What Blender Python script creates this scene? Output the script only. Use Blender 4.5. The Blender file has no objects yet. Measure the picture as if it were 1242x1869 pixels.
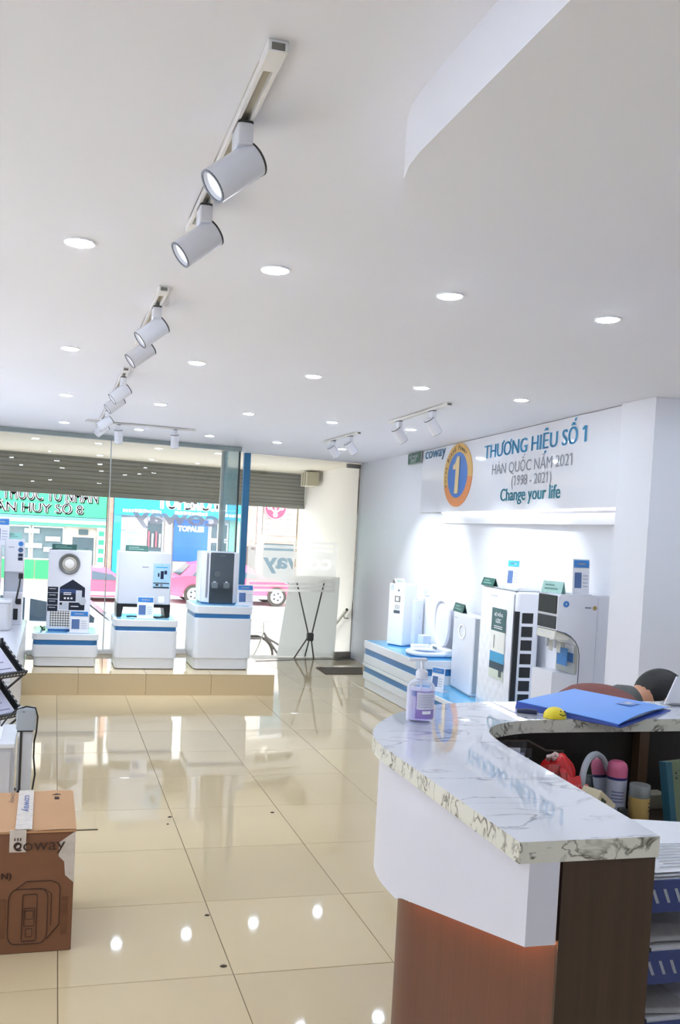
import bpy, math, random
from mathutils import Vector, Matrix

random.seed(7)
SC = bpy.context.scene
COL = SC.collection
R = math.radians

# ------------------------------------------------------------------ camera
YAW, PITCH, ROLL = R(-14.108), R(-2.184), R(2.862)
cam_d = bpy.data.cameras.new('camera')
cam = bpy.data.objects.new('camera', cam_d)
COL.objects.link(cam)
_r = Vector((math.cos(YAW), math.sin(YAW), 0)); _f = Vector((-math.sin(YAW), math.cos(YAW), 0)); _u = Vector((0, 0, 1))
_f2 = _f*math.cos(PITCH) + _u*math.sin(PITCH); _u2 = _u*math.cos(PITCH) - _f*math.sin(PITCH)
_r3 = _r*math.cos(ROLL) + _u2*math.sin(ROLL); _u3 = _u2*math.cos(ROLL) - _r*math.sin(ROLL)
_m = Matrix((_r3, _u3, -_f2)).transposed().to_4x4()
_m.translation = Vector((-0.066, -2.933, 1.568))
cam.matrix_world = _m
cam_d.sensor_fit = 'HORIZONTAL'; cam_d.sensor_width = 36.0
cam_d.lens = 1594.98*36/1242
cam_d.shift_x = (621-500.445)/1242
cam_d.shift_y = (1025.317-934.5)/1242
cam_d.clip_start = 0.05; cam_d.clip_end = 200
SC.camera = cam

# ------------------------------------------------------------------ world, exposure
W = bpy.data.worlds.new('sky'); SC.world = W; W.use_nodes = True
_bg = W.node_tree.nodes['Background']
_bg.inputs[0].default_value = (0.86, 0.93, 1.0, 1); _bg.inputs[1].default_value = 2.7
SC.view_settings.view_transform = 'Standard'; SC.view_settings.look = 'None'
SC.view_settings.exposure = 1.3; SC.view_settings.gamma = 1.0
SC.view_settings.use_curve_mapping = False
SC.cycles.diffuse_bounces = 5; SC.cycles.glossy_bounces = 4; SC.cycles.transparent_max_bounces = 12
SC.cycles.transmission_bounces = 8; SC.cycles.max_bounces = 7
SC.cycles.sample_clamp_indirect = 6.0
SC.cycles.adaptive_threshold = 0.02; SC.cycles.use_light_tree = False
SC.cycles.caustics_reflective = False; SC.cycles.caustics_refractive = False
LAMP = 76.0          # emission of the round ceiling lamps
SPOT = 24.0           # watts of one track spotlight

# ------------------------------------------------------------------ materials
def lin(c):
    return tuple(((x/255)/12.92 if x/255 <= .04045 else ((x/255+.055)/1.055)**2.4) for x in c)
MATS = {}
def mat(name, rgb, rough=.5, metal=0., var=.04, scale=12., spec=.5, emit=0., coat=0., alpha=None, bump=0., trans=0.):
    if name in MATS: return MATS[name]
    m = bpy.data.materials.new(name); m.use_nodes = True
    nt = m.node_tree; b = nt.nodes['Principled BSDF']
    c = lin(rgb)
    tc = nt.nodes.new('ShaderNodeTexCoord'); nz = nt.nodes.new('ShaderNodeTexNoise'); nz.inputs['Scale'].default_value = scale
    nz.inputs['Detail'].default_value = 3
    nt.links.new(tc.outputs['Object'], nz.inputs['Vector'])
    mx = nt.nodes.new('ShaderNodeMix'); mx.data_type = 'RGBA'
    mx.inputs['A'].default_value = (*[max(0, x*(1-var)) for x in c], 1)
    mx.inputs['B'].default_value = (*[min(1, x*(1+var)) for x in c], 1)
    nt.links.new(nz.outputs['Fac'], mx.inputs['Factor'])
    nt.links.new(mx.outputs['Result'], b.inputs['Base Color'])
    b.inputs['Roughness'].default_value = rough; b.inputs['Metallic'].default_value = metal
    b.inputs['Specular IOR Level'].default_value = spec
    if coat: b.inputs['Coat Weight'].default_value = coat; b.inputs['Coat Roughness'].default_value = .04
    if emit: b.inputs['Emission Color'].default_value = (*c, 1); b.inputs['Emission Strength'].default_value = emit
    if trans: b.inputs['Transmission Weight'].default_value = trans
    if bump:
        bp = nt.nodes.new('ShaderNodeBump'); bp.inputs['Strength'].default_value = bump; bp.inputs['Distance'].default_value = .01
        nt.links.new(nz.outputs['Fac'], bp.inputs['Height']); nt.links.new(bp.outputs['Normal'], b.inputs['Normal'])
    MATS[name] = m
    return m
def nodes(m): return m.node_tree.nodes, m.node_tree.links, m.node_tree.nodes['Principled BSDF']

WHITE = mat('white_paint', (238, 238, 242), .55)
CEILM = mat('ceiling_paint', (242, 243, 250), .7, var=.012, scale=1.5)
WALLM = mat('wall_paint', (236, 236, 241), .5, var=.012, scale=2)
PANELW = mat('gloss_panel', (238, 238, 243), .06, var=.01)
PEDW = mat('pedestal_white', (228, 231, 236), .28, var=.012)
PEDB = mat('pedestal_blue', (52, 118, 178), .35)
PEDTOP = mat('pedestal_blue_top', (150, 200, 228), .12)
PLASTIC = mat('white_plastic', (232, 233, 240), .25, var=.012)
SILVER = mat('silver_plastic', (196, 200, 210), .3, var=.02)
GREYP = mat('grey_plastic', (166, 172, 178), .35)
DGREY = mat('dark_grey_panel', (84, 94, 102), .25)
BLACK = mat('black_plastic', (28, 30, 32), .35)
NAVY = mat('navy_print', (28, 38, 66), .3, var=.25, scale=40)
STEEL = mat('brushed_steel', (170, 166, 156), .28, metal=1)
ALU = mat('aluminium', (196, 202, 206), .35, metal=.6)
CHROME = mat('chrome', (215, 215, 215), .12, metal=1)
BLUEC = mat('card_blue', (58, 128, 200), .4)
TEALC = mat('card_teal', (64, 170, 200), .4)
GREENC = mat('card_green', (44, 92, 84), .4, var=.1)
PAPER = mat('paper_white', (236, 236, 240), .6)
PRINT = mat('print_grey', (120, 130, 150), .6)
RUBBER = mat('black_cable', (24, 24, 24), .5)
LENS = mat('lamp_lens', (216, 233, 255), .4, emit=LAMP, var=0)
SPOTLENS = mat('spot_lens', (190, 194, 198), .15, emit=.5, var=0)
LED = mat('led_strip', (255, 255, 255), .4, emit=1.3, var=0)
LEDW = mat('led_strip_warm', (255, 205, 150), .4, emit=3.5, var=0)
TXTBLUE = mat('letter_blue', (70, 168, 216), .35)
TXTTEAL = mat('letter_teal', (50, 156, 178), .35)
TXTGREY = mat('letter_grey', (142, 146, 154), .4)

def glass_mat(name, tint, refl_rough=.0, ior=1.5, amount=1.0):
    m = bpy.data.materials.new(name); m.use_nodes = True; nt = m.node_tree
    nt.nodes.remove(nt.nodes['Principled BSDF']); out = nt.nodes['Material Output']
    t = nt.nodes.new('ShaderNodeBsdfTransparent'); t.inputs[0].default_value = (*tint, 1)
    g = nt.nodes.new('ShaderNodeBsdfGlossy'); g.inputs['Roughness'].default_value = refl_rough
    fr = nt.nodes.new('ShaderNodeFresnel'); fr.inputs[0].default_value = ior
    mu = nt.nodes.new('ShaderNodeMath'); mu.operation = 'MULTIPLY'; mu.inputs[1].default_value = amount
    nt.links.new(fr.outputs[0], mu.inputs[0])
    mx = nt.nodes.new('ShaderNodeMixShader'); nt.links.new(mu.outputs[0], mx.inputs[0])
    nt.links.new(t.outputs[0], mx.inputs[1]); nt.links.new(g.outputs[0], mx.inputs[2]); nt.links.new(mx.outputs[0], out.inputs[0])
    MATS[name] = m; return m
GLASS = glass_mat('clear_glass', (.97, .985, .98))

ACRYL = glass_mat('acrylic', (.9, .91, .93), .05)
def frost_mat(name, col, tfac, tl=.55):
    m = bpy.data.materials.new(name); m.use_nodes = True; nt = m.node_tree
    nt.nodes.remove(nt.nodes['Principled BSDF']); out = nt.nodes['Material Output']
    t = nt.nodes.new('ShaderNodeBsdfTransparent'); t.inputs[0].default_value = (.98, .98, .98, 1)
    d = nt.nodes.new('ShaderNodeBsdfDiffuse'); d.inputs[0].default_value = (*col, 1)
    l = nt.nodes.new('ShaderNodeBsdfTranslucent'); l.inputs[0].default_value = (*col, 1)
    a = nt.nodes.new('ShaderNodeMixShader'); a.inputs[0].default_value = tl
    nt.links.new(d.outputs[0], a.inputs[1]); nt.links.new(l.outputs[0], a.inputs[2])
    b = nt.nodes.new('ShaderNodeMixShader'); b.inputs[0].default_value = 1-tfac
    nt.links.new(t.outputs[0], b.inputs[1]); nt.links.new(a.outputs[0], b.inputs[2]); nt.links.new(b.outputs[0], out.inputs[0])
    MATS[name] = m; return m
FROST = frost_mat('frosted_film', (.98, .965, .97), .2, .8)
GLASST = frost_mat('teal_glass_reflection', (.34, .62, .70), .62, .5)  # tinted pane; diffuse teal mixed in stands for its bright reflections
VINYL = frost_mat('lilac_vinyl', (.74, .75, .92), .12, .28)

# floor tile: polished beige porcelain, each tile a little different
def tile_mat(name, rgb, rough):
    m = mat(name, rgb, rough, var=.035, scale=2.2); n, l, b = nodes(m)
    oi = n.new('ShaderNodeObjectInfo'); hs = n.new('ShaderNodeHueSaturation'); mr = n.new('ShaderNodeMapRange')
    mr.inputs[3].default_value = .95; mr.inputs[4].default_value = 1.04
    l.new(oi.outputs['Random'], mr.inputs[0]); l.new(mr.outputs[0], hs.inputs['Value'])
    src = b.inputs['Base Color'].links[0].from_socket
    l.new(src, hs.inputs['Color']); l.new(hs.outputs[0], b.inputs['Base Color'])
    return m
TILE = tile_mat('beige_porcelain', (209, 188, 150), .04)
GROUT = mat('grout', (120, 104, 82), .8)

# marble laminate
def marble(name, base, vein, scale, w0, w1, rough):
    m = mat(name, base, rough, var=.02); n, l, b = nodes(m)
    tc = n.new('ShaderNodeTexCoord'); mp = n.new('ShaderNodeMapping'); mp.inputs['Rotation'].default_value = (.3, .2, .6)
    mp.inputs['Scale'].default_value = (1, 2.2, 1.4)
    l.new(tc.outputs['Object'], mp.inputs[0])
    nz = n.new('ShaderNodeTexNoise'); nz.inputs['Scale'].default_value = scale; nz.inputs['Detail'].default_value = 6; nz.inputs['Distortion'].default_value = .7
    l.new(mp.outputs[0], nz.inputs['Vector'])
    s = n.new('ShaderNodeMath'); s.operation = 'SUBTRACT'; s.inputs[1].default_value = .5; l.new(nz.outputs['Fac'], s.inputs[0])
    a = n.new('ShaderNodeMath'); a.operation = 'ABSOLUTE'; l.new(s.outputs[0], a.inputs[0])
    mr = n.new('ShaderNodeMapRange'); mr.inputs[1].default_value = w0; mr.inputs[2].default_value = w1; mr.inputs[3].default_value = 1; mr.inputs[4].default_value = 0
    l.new(a.outputs[0], mr.inputs[0])
    n2 = n.new('ShaderNodeTexNoise'); n2.inputs['Scale'].default_value = scale*.9; n2.inputs['Detail'].default_value = 2; l.new(mp.outputs[0], n2.inputs['Vector'])
    m2 = n.new('ShaderNodeMapRange'); m2.inputs[1].default_value = .40; m2.inputs[2].default_value = .58; l.new(n2.outputs['Fac'], m2.inputs[0])
    mu = n.new('ShaderNodeMath'); mu.operation = 'MULTIPLY'; l.new(mr.outputs[0], mu.inputs[0]); l.new(m2.outputs[0], mu.inputs[1])
    mx = n.new('ShaderNodeMix'); mx.data_type = 'RGBA'; l.new(mu.outputs[0], mx.inputs['Factor'])
    l.new(b.inputs['Base Color'].links[0].from_socket, mx.inputs['A']); mx.inputs['B'].default_value = (*lin(vein), 1)
    l.new(mx.outputs['Result'], b.inputs['Base Color'])
    return m
MARBLE = marble('marble_laminate', (226, 227, 233), (134, 136, 144), 3.4, .0, .018, .012)
MARBLE.node_tree.nodes['Principled BSDF'].inputs['Coat Weight'].default_value = 1.0
MARBLE.node_tree.nodes['Principled BSDF'].inputs['Coat Roughness'].default_value = .01
MARBLE.node_tree.nodes['Principled BSDF'].inputs['Coat IOR'].default_value = 1.6
MARBLEE = marble('marble_edge', (222, 220, 206), (104, 98, 84), 15.0, .0, .05, .2)

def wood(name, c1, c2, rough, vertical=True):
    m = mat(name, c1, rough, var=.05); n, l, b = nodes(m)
    tc = n.new('ShaderNodeTexCoord'); mp = n.new('ShaderNodeMapping')
    mp.inputs['Scale'].default_value = (60, 60, 1.6) if vertical else (2, 40, 40)
    l.new(tc.outputs['Object'], mp.inputs[0])
    nz = n.new('ShaderNodeTexNoise'); nz.inputs['Scale'].default_value = 1.6; nz.inputs['Detail'].default_value = 4; l.new(mp.outputs[0], nz.inputs['Vector'])
    mx = n.new('ShaderNodeMix'); mx.data_type = 'RGBA'; l.new(nz.outputs['Fac'], mx.inputs['Factor'])
    mx.inputs['A'].default_value = (*lin(c1), 1); mx.inputs['B'].default_value = (*lin(c2), 1)
    l.new(mx.outputs['Result'], b.inputs['Base Color']); return m
WOOD = wood('walnut_laminate', (80, 40, 24), (108, 58, 36), .38)
WOODD = wood('dark_walnut', (52, 38, 28), (78, 58, 42), .45)

# ------------------------------------------------------------------ mesh builder
class MB:
    def __init__(s): s.v = []; s.f = []; s.m = []; s.mi = 0
    def add(s, vs, fs):
        o = len(s.v); s.v += [tuple(p) for p in vs]
        for f in fs: s.f.append([i+o for i in f]); s.m.append(s.mi)
        return s
    def box(s, x0, y0, z0, x1, y1, z1):
        return s.add([(x0,y0,z0),(x1,y0,z0),(x1,y1,z0),(x0,y1,z0),(x0,y0,z1),(x1,y0,z1),(x1,y1,z1),(x0,y1,z1)],
                     [(0,3,2,1),(4,5,6,7),(0,1,5,4),(1,2,6,5),(2,3,7,6),(3,0,4,7)])
    def obox(s, c, size, M):      # oriented box
        hx, hy, hz = [q/2 for q in size]
        vs = [Vector(c) + M @ Vector(p) for p in [(-hx,-hy,-hz),(hx,-hy,-hz),(hx,hy,-hz),(-hx,hy,-hz),(-hx,-hy,hz),(hx,-hy,hz),(hx,hy,hz),(-hx,hy,hz)]]
        return s.add(vs, [(0,3,2,1),(4,5,6,7),(0,1,5,4),(1,2,6,5),(2,3,7,6),(3,0,4,7)])
    def prism(s, pts, a0, a1, axis='z', top=None):
        """counter-clockwise polygon pts extruded from a0 to a1; top(i) may give another polygon at a1"""
        n = len(pts); q = top or pts
        mp = {'z': lambda p, a: (p[0], p[1], a), 'y': lambda p, a: (p[0], a, p[1]), 'x': lambda p, a: (a, p[0], p[1])}[axis]
        vs = [mp(p, a0) for p in pts] + [mp(p, a1) for p in q]
        fs = [list(range(n))[::-1], list(range(n, 2*n))] + [(i, (i+1) % n, n+(i+1) % n, n+i) for i in range(n)]
        if axis == 'y': fs = [f[::-1] for f in fs]
        return s.add(vs, fs)
    def frame(s, outer, inner, a0, a1, axis='z'):
        n = len(outer)
        mp = {'z': lambda p, a: (p[0], p[1], a), 'y': lambda p, a: (p[0], a, p[1]), 'x': lambda p, a: (a, p[0], p[1])}[axis]
        vs = [mp(p, a0) for p in outer]+[mp(p, a0) for p in inner]+[mp(p, a1) for p in outer]+[mp(p, a1) for p in inner]
        fs = []
        for i in range(n):
            j = (i+1) % n
            fs += [(i, n+i, n+j, j), (2*n+i, 2*n+j, 3*n+j, 3*n+i), (i, j, 2*n+j, 2*n+i), (n+j, n+i, 3*n+i, 3*n+j)]
        if axis == 'y': fs = [f[::-1] for f in fs]
        return s.add(vs, fs)
    def cyl(s, p0, p1, r0, r1=None, n=16, caps=True):
        r1 = r0 if r1 is None else r1
        p0, p1 = Vector(p0), Vector(p1); d = (p1-p0).normalized()
        a = d.orthogonal().normalized(); b = d.cross(a)
        vs = []
        for p, r in ((p0, r0), (p1, r1)):
            for i in range(n):
                t = 2*math.pi*i/n; vs.append(p + (a*math.cos(t)+b*math.sin(t))*r)
        fs = [(i, (i+1) % n, n+(i+1) % n, n+i) for i in range(n)]
        if caps: fs += [list(range(n))[::-1], list(range(n, 2*n))]
        return s.add(vs, fs)
    def tube(s, pts, r, n=8, closed=False):
        pts = [Vector(p) for p in pts]; m = len(pts); vs = []; fs = []; a = None
        for k in range(m):
            if closed: t = pts[(k+1) % m]-pts[k-1]
            else: t = pts[min(k+1, m-1)]-pts[max(k-1, 0)]
            t.normalize()
            a = t.orthogonal().normalized() if a is None else (a-t*a.dot(t)).normalized()
            b = t.cross(a)
            rr = r[k] if isinstance(r, (list, tuple)) else r
            vs += [pts[k]+(a*math.cos(2*math.pi*i/n)+b*math.sin(2*math.pi*i/n))*rr for i in range(n)]
        for k in range(m if closed else m-1):
            k2 = (k+1) % m
            fs += [(k*n+i, k*n+(i+1) % n, k2*n+(i+1) % n, k2*n+i) for i in range(n)]
        if not closed: fs += [list(range(n))[::-1], list(range((m-1)*n, m*n))]
        return s.add(vs, fs)
    def lathe(s, prof, c=(0, 0, 0), n=24, M=None):
        """profile of (radius, height) from bottom to top, around z (or around M's z)"""
        c = Vector(c); vs = []; fs = []; m = len(prof)
        for r, z in prof:
            for i in range(n):
                p = Vector((r*math.cos(2*math.pi*i/n), r*math.sin(2*math.pi*i/n), z)); vs.append(c+(M @ p if M else p))
        for k in range(m-1): fs += [(k*n+i, k*n+(i+1) % n, (k+1)*n+(i+1) % n, (k+1)*n+i) for i in range(n)]
        fs += [list(range(n))[::-1], list(range((m-1)*n, m*n))]
        return s.add(vs, fs)
    def ball(s, c, rx, ry, rz, nu=16, nv=10, v0=0., v1=1.):
        prof = [(max(1e-4, math.sin(math.pi*(v0+(v1-v0)*k/nv))), -math.cos(math.pi*(v0+(v1-v0)*k/nv))) for k in range(nv+1)]
        return s.lathe(prof, c, nu, Matrix.Diagonal((rx, ry, rz)))
    def grid(s, fn, nu, nv):
        vs = [fn(i/nu, j/nv) for j in range(nv+1) for i in range(nu+1)]
        return s.add(vs, [(j*(nu+1)+i, j*(nu+1)+i+1, (j+1)*(nu+1)+i+1, (j+1)*(nu+1)+i) for j in range(nv) for i in range(nu)])
    def xf(s, M):
        s.v = [tuple(M @ Vector(p)) for p in s.v]; return s
    def build(s, name, mt, parent=None, smooth=False, bevel=0., seg=2, angle=35):
        me = bpy.data.meshes.new(name); me.from_pydata(s.v, [], s.f); me.update()
        for m in (mt if isinstance(mt, (list, tuple)) else [mt]): me.materials.append(m)
        if isinstance(mt, (list, tuple)): me.polygons.foreach_set('material_index', s.m)
        if smooth:
            me.polygons.foreach_set('use_smooth', [True]*len(me.polygons)); me.set_sharp_from_angle(angle=R(angle))
        o = bpy.data.objects.new(name, me); COL.objects.link(o)
        if parent: o.parent = parent
        if bevel:
            b = o.modifiers.new('bevel', 'BEVEL'); b.width = bevel; b.segments = seg; b.limit_method = 'ANGLE'; b.angle_limit = R(40)
            if not smooth:
                me.polygons.foreach_set('use_smooth', [True]*len(me.polygons)); me.set_sharp_from_angle(angle=R(angle))
        return o

def tag(o, label=None, cat=None, group=None, kind=None):
    if label: o['label'] = label
    if cat: o['category'] = cat
    if group: o['group'] = group
    if kind: o['kind'] = kind
    return o
def thing(name, label, cat, loc=(0, 0, 0), rz=0., group=None, kind=None):
    o = bpy.data.objects.new(name, None); o.empty_display_size = .05; COL.objects.link(o)
    o.location = loc; o.rotation_euler = (0, 0, rz)
    return tag(o, label, cat, group, kind)
def bx(name, mt, parent, x0, y0, z0, x1, y1, z1, bevel=0., label=None):
    o = MB().box(x0, y0, z0, x1, y1, z1).build(name, mt, parent, bevel=bevel)
    if label: o['label'] = label
    return o
def rrect(x0, y0, x1, y1, r, n=5, corners=(1, 1, 1, 1)):
    """rounded rectangle, counter-clockwise from lower left; corners: ll lr ur ul"""
    pts = []
    for (cx, cy, a0, px, py), on in zip([(x0+r, y0+r, 180, x0, y0), (x1-r, y0+r, 270, x1, y0), (x1-r, y1-r, 0, x1, y1), (x0+r, y1-r, 90, x0, y1)], corners):
        if not on: pts.append((px, py)); continue
        for k in range(n+1):
            a = R(a0+90*k/n); pts.append((cx+r*math.cos(a), cy+r*math.sin(a)))
    return pts
def circ(cx, cy, rx, ry=None, n=24):
    ry = rx if ry is None else ry
    return [(cx+rx*math.cos(2*math.pi*i/n), cy+ry*math.sin(2*math.pi*i/n)) for i in range(n)]

def text_mesh(body, bold=0., res=3):
    c = bpy.data.curves.new('lettering', 'FONT'); c.body = body; c.offset = bold; c.resolution_u = res
    o = bpy.data.objects.new('lettering', c); COL.objects.link(o)
    me = bpy.data.meshes.new_from_object(o)
    bpy.data.objects.remove(o); bpy.data.curves.remove(c)
    return me
def text(name, body, mt, parent, x0, x1, z0, z1, y, bold=0., mirror=False, flat=None, keep=False, fat=0.):
    """lettering on a face that looks to local -y (or flat=z: on a face that looks up), fitted into x0..x1, z0..z1"""
    plain = body.replace('Ư', 'U').replace('Ơ', 'O')
    me = text_mesh(plain, bold)
    xs = [v.co.x for v in me.vertices]; ys = [v.co.y for v in me.vertices]
    extra = []
    for k, ch in enumerate(body):            # the horn of U and O, and the flag of the figure one
        if ch in 'ƯƠ1':
            p = text_mesh(plain[:k+1]); xr = max(v.co.x for v in p.vertices); bpy.data.meshes.remove(p)
            if ch == '1': extra.append([(xr-.10, .70), (xr-.10, .57), (xr-.25, .50), (xr-.25, .60)])
            else:
                if ch == 'Ơ': xr -= .10
                extra.append([(xr-.06, .60), (xr+.02, .60), (xr+.10, .68), (xr+.13, .78), (xr+.05, .78), (xr+.02, .70)])
    if extra:
        V = [tuple(v.co) for v in me.vertices]; F = [tuple(q.vertices) for q in me.polygons]
        for q in extra: F.append(tuple(range(len(V), len(V)+len(q)))); V += [(x, y_, 0) for x, y_ in q]
        me = bpy.data.meshes.new(name); me.from_pydata(V, [], F)
    ax, bxx, ay, by = min(xs), max(xs), min(ys), max(ys)
    sx = (x1-x0)/(bxx-ax); sy = (z1-z0)/(by-ay)
    if keep: sx = sy = min(sx, sy)
    for v in me.vertices:
        u = (v.co.x-ax)*sx; w = (v.co.y-ay)*sy
        X = x1-u if mirror else x0+u
        v.co = (X, z0+w, flat) if flat is not None else (X, y, z0+w)
    if fat:
        vs = [tuple(v.co) for v in me.vertices]; fs = [tuple(p.vertices) for p in me.polygons]; n = len(vs)
        V = []; F = []
        for k, q in enumerate((-fat, 0, fat)):
            V += [(x+q, yy, z) for x, yy, z in vs]; F += [tuple(i+n*k for i in f) for f in fs]
        me = bpy.data.meshes.new(name); me.from_pydata(V, [], F)
    me.materials.clear(); me.materials.append(mt); me.name = name
    o = bpy.data.objects.new(name, me); COL.objects.link(o); o.parent = parent
    return o
def copy_tree(o, parent=None):
    c = o.copy(); COL.objects.link(c); c.parent = parent
    for ch in list(o.children): copy_tree(ch, c)
    return c

# ================================================================== the room
H = 2.42
def wx(y): return 3.40+.0303*(y-1.95)          # face of the right wall

floor = tag(MB().box(-1.85, -4.4, -.12, 4.4, 7.2, -.003).build('floor', GROUT), 'polished beige tiled shop floor', kind='structure')
def tile_mesh(sx, sy, th, mt):
    m = MB(); c = .0012
    v = [(0,0,-th),(sx,0,-th),(sx,sy,-th),(0,sy,-th),(0,0,-c),(sx,0,-c),(sx,sy,-c),(0,sy,-c),(c,c,0),(sx-c,c,0),(sx-c,sy-c,0),(c,sy-c,0)]
    m.add(v, [(0,1,5,4),(1,2,6,5),(2,3,7,6),(3,0,4,7),(4,5,9,8),(5,6,10,9),(6,7,11,10),(7,4,8,11),(8,9,10,11)])
    me = bpy.data.meshes.new('tile'); me.from_pydata(m.v, [], m.f); me.materials.append(mt); return me
FT = tile_mesh(.597, .597, .01, TILE)
for i in range(-3, 7):
    for j in range(-7, 12):
        o = bpy.data.objects.new('tile', FT); COL.objects.link(o); o.parent = floor
        o.location = (.6*i+.0015, .6*j+.0015, random.uniform(-.0003, .0003))

tag(MB().box(-1.85, -4.4, 0, -1.75, 9.1, 2.6).build('wall_left', WALLM), 'white side wall', kind='structure')
tag(MB().box(-1.85, -4.4, 0, 4.4, -4.3, 2.6).build('wall_back', WALLM), 'white rear wall', kind='structure')
tag(MB().prism([(wx(1.6), 1.6), (wx(1.6)+.2, 1.6), (3.76, 7.36), (3.565, 7.36)], 0, 2.5).build('wall_right', WALLM), 'white wall behind the appliances', kind='structure')
tag(MB().box(3.2, 1.38, 0, 4.4, 1.69, 2.5).build('wall_pier', WALLM), 'white pier beside the sign panel', kind='structure')
tag(MB().box(4.3, -4.4, 0, 4.4, 1.38, 2.5).build('wall_office', WALLM), 'white wall behind the reception counter', kind='structure')
tag(MB().prism([(-1.85, -4.4), (4.4, -4.4), (4.4, 7.2), (3.76, 7.39), (2.05, 6.98), (1.78, 6.97), (1.83, 6.35), (-1.85, 5.775)], H, H+.12).build('ceiling', CEILM), 'white plaster ceiling', kind='structure')
r = .45
sof = [(.58, -4.3), (4.3, -4.3), (4.3, -.9)] + [(.58+r+r*math.cos(R(a)), -.9-r+r*math.sin(R(a))) for a in range(90, 181, 9)]
tag(MB().prism(sof, 2.30, H).build('ceiling_soffit', CEILM, smooth=True, angle=30), 'dropped ceiling section with a rounded corner over the counter', kind='structure')

# raised tiled platform at the window
plat = tag(MB().prism([(-.305, 4.975), (1.97, 4.975), (1.97, 6.36), (-.305, 6.01)], 0, .185).build('display_platform', GROUT), 'low platform clad in beige tiles along the shop window', 'platform')
PT = tile_mesh(.597, .597, .01, TILE)
for i, (xa, xb) in enumerate([(-.305, .18), (.18, .78), (.78, 1.38), (1.38, 1.98)]):
    for j, (ya, yb) in enumerate([(4.965, 5.565), (5.565, 6.165), (6.165, 6.4)]):
        o = bpy.data.objects.new('tile', tile_mesh(xb-xa-.003, yb-ya-.003, .01, TILE)); COL.objects.link(o); o.parent = plat
        if j == 2 and i < 1: bpy.data.objects.remove(o); continue
        o.location = (xa+.0015, ya+.0015, .195)
    MB().box(xa+.0015, 4.965, 0, xb-.0015, 4.976, .184).build('riser_tile', TILE, plat)
MB().box(1.969, 4.977, 0, 1.98, 6.37, .184).build('riser_tile', TILE, plat)

# ------------------------------------------------------------------ shop window, return pane, door
def wind(name, p0, p1, label):
    a = math.atan2(p1[1]-p0[1], p1[0]-p0[0])
    return thing(name, label, None, (p0[0], p0[1], 0), a, kind='structure'), math.hypot(p1[0]-p0[0], p1[1]-p0[1])
w1, L1 = wind('window_1', (-1.75, 5.79), (1.83, 6.345), 'tall shop window panes above the tiled platform')
xs = 2.225                       # joint between the panes
MB().box(.0, -.006, .235, xs-.003, .006, H-.045).build('pane', GLASS, w1)
MB().box(xs+.003, -.006, .235, L1, .006, H-.045).build('pane', GLASS, w1)
MB().box(xs-.004, -.007, .235, xs+.004, .007, H-.045).build('silicone_joint', mat('silicone', (190, 196, 198), .4), w1)
MB().box(0, -.03, H-.045, L1+.01, .03, H-.001).build('head_channel', mat('channel_grey', (150, 160, 158), .4), w1, bevel=.003)
MB().box(1.46, -.04, .196, L1, .04, .24).build('window_sill', WHITE, w1, bevel=.004)
MB().box(0, -.05, 0, 1.45, .05, .235).build('kick_wall', WALLM, w1)
text('lettering', 'coway', VINYL, w1, 2.47, 3.42, 1.50, 1.67, .012, bold=.03, mirror=True)
MB().box(L1-.012, -.012, .2, L1+.004, .012, H-.003).build('edge_strip', mat('dark_edge', (40, 62, 70), .3), w1)
w2, L2 = wind('window_2', (1.83, 6.345), (1.775, 6.965), 'narrow return pane joining the shop window to the door bay')
MB().box(.01, -.006, .2, L2-.03, .006, H-.01).build('pane', GLASST, w2)
MB().box(L2-.03, -.035, 0, L2+.01, .035, H-.002).build('end_post', mat('post_pale', (214, 219, 222), .35), w2, bevel=.003)
dd, LD = wind('door_1', (2.095, 6.99), (3.56, 7.345), 'frameless glass shop door with frosted band')
MB().box(.005, -.006, .012, LD-.012, .006, H-.012).build('pane', GLASS, dd)
MB().box(LD-.012, -.009, .01, LD-.004, .009, H-.01).build('edge_seal', mat('seal_brown', (120, 108, 92), .5), dd)
MB().box(LD-.20, -.02, H-.065, LD-.005, .02, H-.012).build('patch_fitting', STEEL, dd, bevel=.004)
MB().box(LD-.24, -.02, .006, LD-.005, .02, .085).build('pivot_fitting', STEEL, dd, bevel=.004)
MB().box(LD-.30, -.16, -.002, LD+.02, .12, .006).build('floor_spring_cover', STEEL, dd, bevel=.002)
MB().box(0, -.03, -.02, LD, .12, .004).build('threshold', mat('threshold_stone', (120, 112, 100), .3), dd)

def loops_of(me):
    from collections import defaultdict
    cnt = defaultdict(int)
    for p in me.polygons:
        for k in p.edge_keys: cnt[k] += 1
    adj = defaultdict(list)
    for (a, b), n in cnt.items():
        if n == 1: adj[a].append(b); adj[b].append(a)
    seen = set(); out = []
    for s in list(adj):
        if s in seen: continue
        lp = [s]; seen.add(s); cur = s
        while True:
            nx = [q for q in adj[cur] if q not in seen]
            if not nx: break
            cur = nx[0]; seen.add(cur); lp.append(cur)
        if len(lp) > 3: out.append([(me.vertices[i].co.x, me.vertices[i].co.y) for i in lp])
    return out
def film(parent, outer, holes, y, mt, name):
    c = bpy.data.curves.new(name, 'CURVE'); c.dimensions = '2D'; c.fill_mode = 'BOTH'
    for lp in [outer]+holes:
        s = c.splines.new('POLY'); s.points.add(len(lp)-1); s.use_cyclic_u = True
        for p, q in zip(s.points, lp): p.co = (q[0], q[1], 0, 1)
    t = bpy.data.objects.new(name, c); COL.objects.link(t); me = bpy.data.meshes.new_from_object(t)
    bpy.data.objects.remove(t); bpy.data.curves.remove(c)
    for v in me.vertices: v.co = (v.co.x, y, v.co.y)
    me.materials.clear(); me.materials.append(mt)
    o = bpy.data.objects.new(name, me); COL.objects.link(o); o.parent = parent; return o
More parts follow.
